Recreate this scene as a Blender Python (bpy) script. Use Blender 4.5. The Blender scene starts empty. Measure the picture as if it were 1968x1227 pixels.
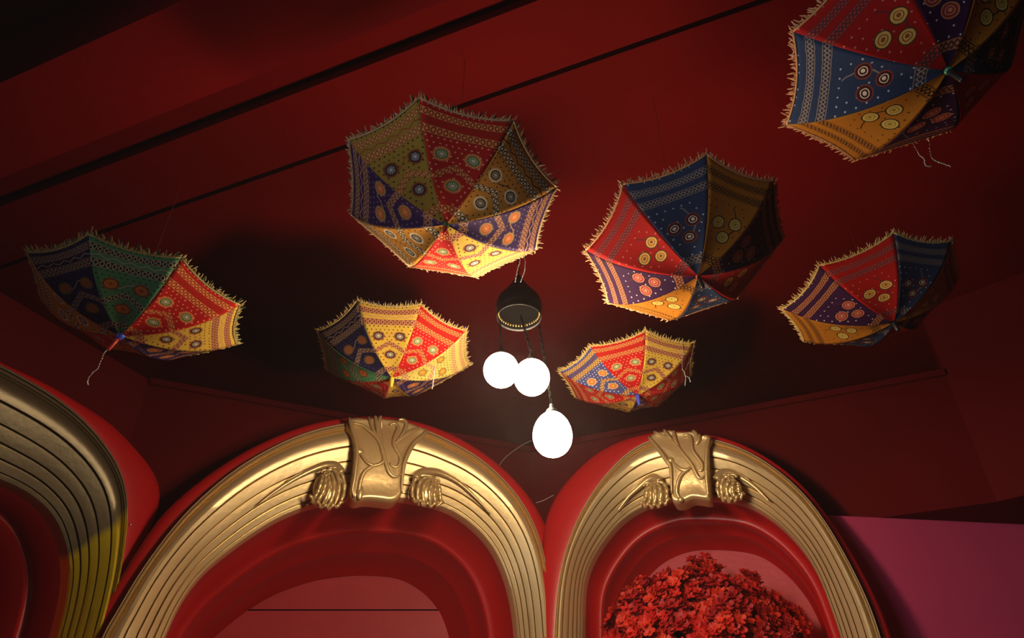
import bpy, bmesh, math, random
from mathutils import Vector, Matrix
random.seed(7)
SC = bpy.context.scene
COL = SC.collection
R_ = math.radians
PI = math.pi

# ------------------------------------------------------------------ camera, world, lights, exposure
cam_d = bpy.data.cameras.new('camera')
cam_d.sensor_width = 36.0
cam_d.lens = 1459.0 / 1968.0 * 36.0
cam_d.clip_start = 0.02
cam = bpy.data.objects.new('camera', cam_d)
COL.objects.link(cam)
cam.location = (0, 0, 1.3)
cam.rotation_euler = (R_(90 + 37), 0, 0)
SC.camera = cam

SC.view_settings.view_transform = 'Standard'
SC.view_settings.look = 'None'
SC.view_settings.exposure = 0.0
SC.view_settings.gamma = 1.0
SC.view_settings.use_curve_mapping = False
try:
    SC.cycles.max_bounces = 8
    SC.cycles.sample_clamp_indirect = 4.0
    SC.cycles.use_denoising = True
    SC.cycles.caustics_reflective = False
    SC.cycles.use_light_tree = False
    SC.cycles.blur_glossy = 1.0
except Exception:
    pass

world = bpy.data.worlds.new('world')
SC.world = world
world.use_nodes = True
wb = world.node_tree.nodes['Background']
wb.inputs[0].default_value = (0.6, 0.75, 1.0, 1)
wb.inputs[1].default_value = 0.02

# thin room haze, added to imitate the lens glow round the lamps
GLOW_HAZE = 0.006
if GLOW_HAZE:
    vs = world.node_tree.nodes.new('ShaderNodeVolumeScatter')
    vs.inputs['Color'].default_value = (1.0, 0.82, 0.80, 1)
    vs.inputs['Density'].default_value = GLOW_HAZE
    vs.inputs['Anisotropy'].default_value = 0.3
    world.node_tree.links.new(vs.outputs[0], world.node_tree.nodes['World Output'].inputs['Volume'])
    try: SC.cycles.volume_bounces = 0
    except Exception: pass

LAMP_STRENGTH = 114.0
LAMP_COLOR = (1.0, 0.79, 0.54)

def area_light(name, loc, target, size, size_y, power, color):
    d = bpy.data.lights.new(name, 'AREA')
    d.shape = 'RECTANGLE'; d.size = size; d.size_y = size_y
    d.energy = power; d.color = color
    o = bpy.data.objects.new(name, d); COL.objects.link(o)
    o.location = loc
    o.rotation_euler = (Vector(target) - Vector(loc)).to_track_quat('-Z', 'Y').to_euler()
    return o
# daylight at the left window; unseen warm room light added behind the camera
dl = area_light('daylight_left', (-1.99, -0.55, 1.70), (1.7, 1.4, 1.78), 1.1, 1.4, 7.5, (0.84, 0.91, 1.0))
dl.data.spread = R_(75)
area_light('room_light_front', (0.9, -3.3, 1.7), (0.4, 2.0, 2.2), 1.6, 1.5, 1.2, (1.0, 0.85, 0.7))

# ------------------------------------------------------------------ traced outlines and poses (metres)
U2 = {'apex':[-0.1524,1.2681,2.5288],'axis':[0.0788,0.1756,0.9813],'tips':[[-0.2041,1.0424,2.6964],[0.0035,1.0841,2.6686],[0.1045,1.2447,2.6298],[0.0608,1.4341,2.6016],[-0.0952,1.5405,2.6017],[-0.2705,1.5161,2.617],[-0.4005,1.3589,2.6488],[-0.3769,1.1533,2.6885]]}
U3 = {'apex':[0.454,1.4161,2.4987],'axis':[-0.1026,0.1845,0.9775],'tips':[[0.4533,1.1814,2.6705],[0.6341,1.2676,2.6707],[0.7013,1.4457,2.6512],[0.6188,1.6296,2.6022],[0.4397,1.6923,2.5725],[0.2598,1.6099,2.5685],[0.1868,1.4278,2.5942],[0.2644,1.2466,2.6408]]}
U8 = {'apex':[0.8244,0.8636,2.5397],'axis':[-0.1448,0.2167,0.9654],'tips':[[0.547,0.8432,2.6368],[0.6491,0.6818,2.6872],[0.8402,0.641,2.725],[1.0089,0.7464,2.7266],[1.0491,0.9479,2.6889],[0.9674,1.0855,2.6417],[0.7657,1.1378,2.6027],[0.5838,1.0392,2.6016]]}
U4 = {'apex':[1.106,1.7631,2.6158],'axis':[-0.1173,0.0429,0.9922],'tips':[[1.0458,1.5186,2.7406],[1.2347,1.5712,2.7575],[1.3369,1.7371,2.7679],[1.2937,1.929,2.7537],[1.1257,2.0327,2.7294],[0.937,1.9858,2.7066],[0.8194,1.8176,2.7081],[0.8713,1.626,2.7163]]}
U5 = {'apex':[-0.9564,1.5055,2.3841],'axis':[0.0631,-0.0271,0.9976],'tips':[[-0.9573,1.2565,2.4871],[-0.7692,1.3243,2.4776],[-0.6845,1.5034,2.478],[-0.7489,1.6909,2.4882],[-0.9333,1.7725,2.5028],[-1.1202,1.7048,2.5128],[-1.2034,1.5302,2.5074],[-1.1416,1.3347,2.5032]]}
U6 = {'apex':[-0.3955,2.1143,2.6503],'axis':[-0.033,0.1011,0.9943],'tips':[[-0.4921,1.8862,2.7947],[-0.2896,1.8999,2.7907],[-0.153,2.038,2.7871],[-0.15,2.2304,2.7757],[-0.3351,2.3683,2.7468],[-0.4696,2.3757,2.7381],[-0.647,2.2212,2.7522],[-0.6405,2.0218,2.7752]]}
U7 = {'apex':[0.44,2.2874,2.6891],'axis':[-0.047,0.0702,0.9964],'tips':[[0.4511,2.0714,2.8114],[0.6302,2.1508,2.8147],[0.6514,2.3368,2.8029],[0.5664,2.5,2.7834],[0.4322,2.543,2.7765],[0.2407,2.4582,2.7812],[0.1688,2.286,2.7879],[0.2687,2.1321,2.7908]]}
A2 = {'outer':[[-1.4954,0.0],[-1.4954,0.2436],[-1.4954,0.4871],[-1.4954,0.7307],[-1.4954,0.9742],[-1.4954,1.2178],[-1.4954,1.4614],[-1.4744,1.7049],[-1.432,1.9485],[-1.4217,1.9873],[-1.4118,2.0263],[-1.4019,2.0652],[-1.3913,2.104],[-1.3794,2.1423],[-1.3663,2.1803],[-1.3522,2.218],[-1.3374,2.2553],[-1.3216,2.2922],[-1.3043,2.3285],[-1.2852,2.3638],[-1.2646,2.3983],[-1.2428,2.4321],[-1.22,2.4651],[-1.1961,2.4974],[-1.1709,2.5287],[-1.1442,2.5588],[-1.1163,2.5876],[-1.0873,2.6154],[-1.0572,2.6421],[-1.0262,2.6677],[-0.9942,2.692],[-0.9612,2.7148],[-0.9269,2.7358],[-0.8917,2.7551],[-0.8555,2.7725],[-0.8185,2.7882],[-0.7808,2.8022],[-0.7427,2.8148],[-0.7042,2.8262],[-0.6651,2.8354],[-0.6253,2.8409],[-0.5877,2.8419],[-0.5501,2.8399],[-0.5127,2.8357],[-0.4755,2.8297],[-0.4388,2.8215],[-0.4026,2.8114],[-0.3667,2.7998],[-0.3313,2.7871],[-0.2963,2.7733],[-0.262,2.7578],[-0.2288,2.7401],[-0.1968,2.7202],[-0.1661,2.6984],[-0.1366,2.675],[-0.1086,2.65],[-0.082,2.6233],[-0.0574,2.5949],[-0.0348,2.5647],[-0.0146,2.533],[0.0031,2.4998],[0.0184,2.4654],[0.0313,2.43],[0.042,2.394],[0.0507,2.3574],[0.0578,2.3204],[0.0633,2.2831],[0.0676,2.2457],[0.0709,2.2083],[0.0734,2.1707],[0.0753,2.1331],[0.0767,2.0955],[0.078,2.0579],[0.0837,1.8006],[0.0865,1.5434],[0.0865,1.2862],[0.0865,1.0289],[0.0865,0.7717],[0.0865,0.5145],[0.0865,0.2572],[0.0865,0.0]],'inner':[[-1.2983,0.0],[-1.2983,0.2444],[-1.2983,0.4888],[-1.2983,0.7332],[-1.2983,0.9776],[-1.2983,1.222],[-1.2983,1.4664],[-1.2866,1.7108],[-1.2631,1.9553],[-1.2589,1.984],[-1.2542,2.0126],[-1.2484,2.041],[-1.241,2.069],[-1.2319,2.0966],[-1.221,2.1234],[-1.2084,2.1495],[-1.194,2.1747],[-1.1776,2.1986],[-1.1598,2.2215],[-1.141,2.2436],[-1.1218,2.2654],[-1.1024,2.2869],[-1.0826,2.3081],[-1.0622,2.3287],[-1.0413,2.3488],[-1.0199,2.3684],[-0.9978,2.3872],[-0.9749,2.405],[-0.9512,2.4217],[-0.9268,2.4374],[-0.9018,2.4521],[-0.876,2.4653],[-0.8495,2.4771],[-0.8226,2.4879],[-0.7955,2.4982],[-0.7682,2.5082],[-0.7407,2.5173],[-0.7127,2.5249],[-0.6843,2.5307],[-0.6557,2.5352],[-0.6269,2.5392],[-0.5994,2.5426],[-0.5719,2.5457],[-0.5442,2.5479],[-0.5165,2.5488],[-0.4888,2.5487],[-0.4611,2.5478],[-0.4334,2.5465],[-0.4057,2.5446],[-0.3782,2.5416],[-0.3509,2.5365],[-0.3242,2.5291],[-0.2983,2.5194],[-0.2732,2.5076],[-0.249,2.4941],[-0.2257,2.479],[-0.2034,2.4626],[-0.1822,2.4447],[-0.1624,2.4253],[-0.1442,2.4044],[-0.1278,2.3821],[-0.1132,2.3585],[-0.1001,2.3341],[-0.0883,2.309],[-0.0779,2.2833],[-0.0688,2.2571],[-0.0609,2.2306],[-0.0541,2.2037],[-0.0485,2.1765],[-0.0439,2.1492],[-0.0402,2.1217],[-0.0371,2.0942],[-0.0343,2.0666],[-0.0165,1.8083],[-0.0077,1.5499],[-0.0077,1.2916],[-0.0077,1.0333],[-0.0077,0.775],[-0.0077,0.5166],[-0.0077,0.2583],[-0.0077,0.0]],'rim':[[-1.5371,0.0],[-1.5371,0.2445],[-1.5371,0.489],[-1.5371,0.7335],[-1.5371,0.978],[-1.5371,1.2225],[-1.5371,1.467],[-1.5192,1.7115],[-1.483,1.956],[-1.4737,1.9975],[-1.4642,2.0389],[-1.4542,2.0802],[-1.4436,2.1213],[-1.4326,2.1623],[-1.4211,2.2032],[-1.4092,2.244],[-1.3966,2.2846],[-1.3821,2.3245],[-1.3647,2.3633],[-1.3442,2.4005],[-1.3212,2.4362],[-1.2965,2.4708],[-1.2706,2.5044],[-1.2435,2.5372],[-1.2152,2.5689],[-1.1858,2.5995],[-1.1554,2.6292],[-1.1239,2.6577],[-1.0913,2.685],[-1.0578,2.7111],[-1.0233,2.736],[-0.9879,2.7593],[-0.9513,2.781],[-0.9137,2.8007],[-0.875,2.8182],[-0.8353,2.8333],[-0.7949,2.8465],[-0.7541,2.8584],[-0.713,2.8694],[-0.6716,2.8789],[-0.6297,2.8857],[-0.5892,2.889],[-0.5486,2.8893],[-0.5081,2.8876],[-0.4676,2.8841],[-0.4274,2.8785],[-0.3876,2.8705],[-0.3483,2.8602],[-0.3097,2.8476],[-0.2718,2.8329],[-0.2347,2.8164],[-0.1984,2.7982],[-0.1631,2.7782],[-0.129,2.7561],[-0.0961,2.7324],[-0.0645,2.7068],[-0.0346,2.6793],[-0.0064,2.6501],[0.0199,2.6192],[0.0439,2.5865],[0.0651,2.5518],[0.083,2.5154],[0.0975,2.4774],[0.1086,2.4384],[0.1163,2.3985],[0.1213,2.3582],[0.1242,2.3177],[0.1256,2.2771],[0.1262,2.2365],[0.1264,2.1959],[0.1264,2.1553],[0.1264,2.1147],[0.1265,2.0741],[0.1265,1.8148],[0.1265,1.5555],[0.1265,1.2963],[0.1265,1.037],[0.1265,0.7778],[0.1265,0.5185],[0.1265,0.2593],[0.1265,0.0]],'p0':[0.08,2.97,0.0],'deg':21,'xk':-0.6281,'key':{'outline':[[-0.8009,2.8006],[-0.7614,2.8129],[-0.7205,2.817],[-0.6773,2.8387],[-0.6686,2.8297],[-0.6074,2.8336],[-0.541,2.8319],[-0.5008,2.8205],[-0.4649,2.8147],[-0.4829,2.7897],[-0.5045,2.7643],[-0.5248,2.7269],[-0.5448,2.6902],[-0.5581,2.6472],[-0.5602,2.607],[-0.5533,2.5495],[-0.5524,2.5189],[-0.5686,2.4955],[-0.593,2.486],[-0.636,2.4849],[-0.6854,2.4808],[-0.7193,2.4699],[-0.7418,2.4811],[-0.7502,2.5059],[-0.7472,2.5517],[-0.7486,2.6056],[-0.7526,2.6522],[-0.7671,2.7099],[-0.7866,2.7471],[-0.7981,2.7655]],'vines':[[[-0.7203,2.8149],[-0.6953,2.7609],[-0.6684,2.7205],[-0.651,2.6788],[-0.64,2.6446],[-0.6474,2.6274],[-0.6716,2.6133],[-0.6975,2.6166],[-0.7178,2.6347],[-0.7348,2.6554]],[[-0.7827,2.7748],[-0.7416,2.7726],[-0.7054,2.7506],[-0.6682,2.7185],[-0.6394,2.6568],[-0.6237,2.6118],[-0.6065,2.5872],[-0.5838,2.5813],[-0.5634,2.6005]],[[-0.6327,2.7964],[-0.6126,2.8068],[-0.5974,2.7885],[-0.6071,2.7488],[-0.6074,2.7114],[-0.5854,2.6787],[-0.574,2.6565],[-0.5807,2.6272],[-0.5986,2.6201],[-0.6166,2.6329]],[[-0.6422,2.6303],[-0.6785,2.6101],[-0.7048,2.586],[-0.7157,2.5571],[-0.7187,2.5223],[-0.7173,2.4962]],[[-0.6948,2.8244],[-0.6819,2.7761],[-0.6684,2.7205]],[[-0.6724,2.829],[-0.6791,2.785],[-0.6684,2.7205]],[[-0.599,2.8267],[-0.58,2.8305],[-0.5647,2.8121],[-0.5748,2.7718],[-0.5977,2.7298]],[[-0.5039,2.8091],[-0.5444,2.7777],[-0.5765,2.7484],[-0.6007,2.7209]],[[-0.5268,2.8003],[-0.5593,2.7706],[-0.5835,2.7408]],[[-0.4796,2.7989],[-0.4971,2.7699],[-0.5255,2.7351],[-0.5478,2.6815],[-0.5586,2.6311],[-0.5593,2.5757],[-0.5546,2.5224]],[[-0.7965,2.7951],[-0.7794,2.7485],[-0.7585,2.6993],[-0.7463,2.6454],[-0.7441,2.5986],[-0.7419,2.5526],[-0.7433,2.507],[-0.731,2.4791]]],'buds':[[-0.7411,2.6623,0.0214,0.0149],[-0.7125,2.5007,0.0132,0.0294]]},'leaves':[{'ridges':[[[-0.8431,2.5838],[-0.8088,2.5941],[-0.7797,2.5559],[-0.7689,2.5046],[-0.7806,2.4468]],[[-0.846,2.5768],[-0.8187,2.5793],[-0.7977,2.5422],[-0.7906,2.4907],[-0.799,2.4399]],[[-0.847,2.5702],[-0.8279,2.5606],[-0.8121,2.5186],[-0.8111,2.4708],[-0.8245,2.4299]],[[-0.8477,2.5615],[-0.8342,2.5361],[-0.8292,2.4886],[-0.8441,2.433]],[[-0.8509,2.5567],[-0.846,2.5236],[-0.8494,2.4813],[-0.8676,2.4375]],[[-0.8582,2.5533],[-0.8612,2.521],[-0.8669,2.4826],[-0.8806,2.4476]]],'tail':[[-0.7882,2.5769],[-0.8119,2.6033],[-0.8517,2.6029],[-0.8991,2.5773],[-0.9592,2.5309],[-1.0157,2.476],[-1.0687,2.4152]]},{'ridges':[[[-0.4212,2.6206],[-0.4728,2.6209],[-0.5027,2.5936],[-0.5073,2.5467],[-0.4962,2.5118]],[[-0.4209,2.6162],[-0.4634,2.609],[-0.4846,2.5789],[-0.4875,2.5347],[-0.4763,2.4978]],[[-0.4207,2.6117],[-0.4498,2.5979],[-0.4687,2.5639],[-0.4658,2.5252],[-0.4509,2.4931]],[[-0.4182,2.6077],[-0.4338,2.5828],[-0.4441,2.546],[-0.4302,2.4963]],[[-0.4158,2.6036],[-0.4184,2.5765],[-0.4224,2.5385],[-0.4051,2.5001]],[[-0.4116,2.6043],[-0.4035,2.5789],[-0.3975,2.549],[-0.3891,2.5155]]],'tail':[[-0.5002,2.6036],[-0.4791,2.6342],[-0.4369,2.6482],[-0.3844,2.6481],[-0.3104,2.6218],[-0.2309,2.5671],[-0.1742,2.516]]}]}
A3 = {'outer':[[0.062,0.0],[0.062,0.2554],[0.062,0.5108],[0.062,0.7662],[0.062,1.0216],[0.062,1.277],[0.062,1.5324],[0.0693,1.7878],[0.084,2.0432],[0.0867,2.0752],[0.0898,2.1072],[0.0934,2.1391],[0.0976,2.1709],[0.1026,2.2027],[0.1085,2.2342],[0.1155,2.2656],[0.1235,2.2967],[0.1327,2.3275],[0.1431,2.3579],[0.1546,2.3879],[0.1671,2.4174],[0.1808,2.4465],[0.1955,2.475],[0.2115,2.5029],[0.2287,2.53],[0.2472,2.5563],[0.2668,2.5817],[0.2874,2.6063],[0.3091,2.63],[0.3318,2.6527],[0.3554,2.6745],[0.3801,2.6951],[0.4058,2.7142],[0.4329,2.7315],[0.4614,2.7463],[0.4913,2.7579],[0.5224,2.7658],[0.5542,2.7702],[0.5863,2.7718],[0.6184,2.7704],[0.6501,2.7656],[0.682,2.7573],[0.7131,2.7465],[0.7437,2.7343],[0.7737,2.7207],[0.803,2.7058],[0.8315,2.6893],[0.8589,2.6709],[0.8849,2.6508],[0.9098,2.6292],[0.9335,2.6063],[0.9559,2.5822],[0.9772,2.5571],[0.9974,2.5311],[1.0164,2.5042],[1.0342,2.4765],[1.0507,2.448],[1.0657,2.4187],[1.0791,2.3886],[1.0913,2.358],[1.1024,2.327],[1.1125,2.2957],[1.1217,2.264],[1.1302,2.2322],[1.1381,2.2002],[1.1454,2.1681],[1.1523,2.1359],[1.1585,2.1036],[1.1639,2.0711],[1.1683,2.0385],[1.1715,2.0057],[1.1735,1.9728],[1.1746,1.9399],[1.18,1.6974],[1.1827,1.4549],[1.1827,1.2124],[1.1827,0.9699],[1.1827,0.7275],[1.1827,0.485],[1.1827,0.2425],[1.1827,0.0]],'inner':[[0.1519,0.0],[0.1519,0.2568],[0.1519,0.5135],[0.1519,0.7703],[0.1519,1.0271],[0.1519,1.2838],[0.1519,1.5406],[0.157,1.7973],[0.1671,2.0541],[0.1686,2.079],[0.1701,2.1039],[0.1717,2.1287],[0.1734,2.1536],[0.1754,2.1784],[0.1779,2.2032],[0.1815,2.2279],[0.1865,2.2523],[0.1936,2.2762],[0.2028,2.2993],[0.214,2.3216],[0.2267,2.343],[0.2408,2.3635],[0.256,2.3833],[0.272,2.4024],[0.2888,2.4208],[0.3064,2.4385],[0.3248,2.4552],[0.3443,2.4707],[0.3649,2.4847],[0.3865,2.4971],[0.409,2.5079],[0.4322,2.5169],[0.4561,2.5242],[0.4803,2.5301],[0.5047,2.535],[0.5293,2.5386],[0.5542,2.5403],[0.5791,2.5395],[0.6039,2.5369],[0.6286,2.5334],[0.6532,2.5295],[0.6769,2.5256],[0.7006,2.5212],[0.7241,2.5161],[0.7474,2.5102],[0.7706,2.5037],[0.7935,2.4963],[0.8158,2.4873],[0.8372,2.4764],[0.8574,2.4634],[0.8765,2.4487],[0.8944,2.4327],[0.9113,2.4155],[0.9274,2.3976],[0.9426,2.379],[0.9568,2.3596],[0.9701,2.3395],[0.9824,2.3188],[0.9938,2.2976],[1.0041,2.2759],[1.0134,2.2537],[1.0215,2.2311],[1.0284,2.208],[1.0342,2.1847],[1.0388,2.1611],[1.0425,2.1373],[1.0456,2.1134],[1.0483,2.0895],[1.0508,2.0656],[1.0532,2.0416],[1.0552,2.0177],[1.057,1.9937],[1.0585,1.9696],[1.0692,1.7234],[1.0746,1.4772],[1.0746,1.231],[1.0746,0.9848],[1.0746,0.7386],[1.0746,0.4924],[1.0746,0.2462],[1.0746,0.0]],'rim':[[-0.0022,0.0],[-0.0022,0.2578],[-0.0022,0.5156],[-0.0022,0.7734],[-0.0022,1.0311],[-0.0022,1.2889],[-0.0022,1.5467],[0.0007,1.8045],[0.0064,2.0623],[0.0077,2.1],[0.0089,2.1377],[0.0102,2.1753],[0.0115,2.213],[0.013,2.2507],[0.0145,2.2883],[0.0162,2.326],[0.0183,2.3636],[0.0211,2.4012],[0.0249,2.4387],[0.0304,2.476],[0.0387,2.5128],[0.0502,2.5487],[0.0656,2.5831],[0.0849,2.6154],[0.1077,2.6454],[0.1331,2.6733],[0.1604,2.6993],[0.189,2.7238],[0.219,2.7466],[0.2507,2.7671],[0.2841,2.7845],[0.3189,2.799],[0.3548,2.8104],[0.3915,2.8189],[0.4288,2.8242],[0.4664,2.8267],[0.5041,2.8269],[0.5418,2.8253],[0.5793,2.822],[0.6166,2.8164],[0.6533,2.808],[0.6861,2.7978],[0.7182,2.786],[0.7499,2.7729],[0.7811,2.7587],[0.8116,2.7431],[0.8412,2.7258],[0.8696,2.7066],[0.8966,2.6855],[0.9224,2.663],[0.947,2.6391],[0.9705,2.6142],[0.9929,2.5883],[1.0141,2.5613],[1.034,2.5334],[1.0524,2.5045],[1.0692,2.4746],[1.0843,2.4439],[1.0981,2.4125],[1.1108,2.3807],[1.1228,2.3486],[1.1341,2.3162],[1.1448,2.2837],[1.1549,2.2509],[1.1643,2.218],[1.173,2.1848],[1.181,2.1515],[1.1883,2.118],[1.1948,2.0844],[1.2004,2.0505],[1.2048,2.0166],[1.208,1.9824],[1.2102,1.9482],[1.2209,1.7047],[1.2262,1.4612],[1.2262,1.2176],[1.2262,0.9741],[1.2262,0.7306],[1.2262,0.4871],[1.2262,0.2435],[1.2262,0.0]],'p0':[0.08,2.97,0.0],'deg':-22,'xk':0.6513,'key':{'outline':[[0.5237,2.763],[0.5483,2.7811],[0.5932,2.7796],[0.6107,2.7818],[0.6331,2.7695],[0.6693,2.7602],[0.7056,2.7547],[0.7321,2.7305],[0.7551,2.7296],[0.772,2.7113],[0.7577,2.6828],[0.748,2.6412],[0.7384,2.5895],[0.7295,2.5216],[0.7259,2.4882],[0.7182,2.4692],[0.6636,2.485],[0.6271,2.4758],[0.5981,2.4754],[0.582,2.4883],[0.5839,2.5293],[0.5894,2.5988],[0.5861,2.639],[0.5649,2.6871],[0.539,2.7295],[0.5241,2.7515]],'vines':[[[0.5513,2.7766],[0.5924,2.7454],[0.628,2.7046],[0.6549,2.6552],[0.6784,2.6112],[0.6914,2.5664],[0.702,2.5506],[0.7191,2.558]],[[0.5927,2.7759],[0.6063,2.7464],[0.6283,2.7064]],[[0.6307,2.7643],[0.6309,2.7264],[0.6448,2.6791]],[[0.6753,2.601],[0.6526,2.5909],[0.6284,2.606],[0.6089,2.6348]],[[0.6732,2.5979],[0.638,2.5794],[0.6179,2.5513],[0.6066,2.5151],[0.613,2.49]],[[0.6657,2.7345],[0.6859,2.7342],[0.6925,2.7105],[0.6901,2.6704],[0.7047,2.635],[0.718,2.6039],[0.7097,2.5807],[0.6944,2.5869]],[[0.705,2.751],[0.7151,2.7283],[0.7061,2.6893]],[[0.7283,2.7275],[0.72,2.705],[0.7074,2.6872]],[[0.5282,2.7564],[0.5593,2.6974],[0.5865,2.6426],[0.5972,2.6081],[0.5866,2.5115]],[[0.7632,2.7075],[0.753,2.6838],[0.7417,2.6424],[0.7269,2.5566],[0.7197,2.4791]]],'buds':[[0.6017,2.6434,0.0131,0.0135],[0.6154,2.4845,0.0132,0.0116]]},'leaves':[{'ridges':[[[0.5296,2.5776],[0.5554,2.5688],[0.5655,2.5345],[0.5564,2.4933]],[[0.5215,2.579],[0.5398,2.5584],[0.543,2.5168],[0.526,2.4771]],[[0.5134,2.5804],[0.5226,2.5526],[0.5217,2.5096],[0.5014,2.4747]],[[0.5047,2.5775],[0.5054,2.5468],[0.5011,2.5087],[0.4777,2.4827]],[[0.4961,2.5746],[0.4907,2.5449],[0.4839,2.5201],[0.4629,2.4978]]],'tail':[[0.5437,2.5803],[0.5213,2.6019],[0.4871,2.5968],[0.449,2.5745],[0.4039,2.5447],[0.3574,2.498]]},{'ridges':[[[0.8135,2.556],[0.7778,2.5645],[0.7552,2.5342],[0.7536,2.4882]],[[0.8181,2.5488],[0.7909,2.5493],[0.7715,2.5145],[0.7698,2.4689]],[[0.8204,2.5399],[0.8026,2.5261],[0.7899,2.4967],[0.7912,2.4593]],[[0.8265,2.5303],[0.8154,2.5112],[0.8105,2.4829],[0.8163,2.4613]],[[0.8325,2.5209],[0.8334,2.504],[0.8316,2.4835],[0.8347,2.4686]]],'tail':[[0.7576,2.5496],[0.7812,2.5734],[0.8143,2.5718],[0.8491,2.5485],[0.8891,2.5058],[0.9297,2.4436]]}]}
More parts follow.
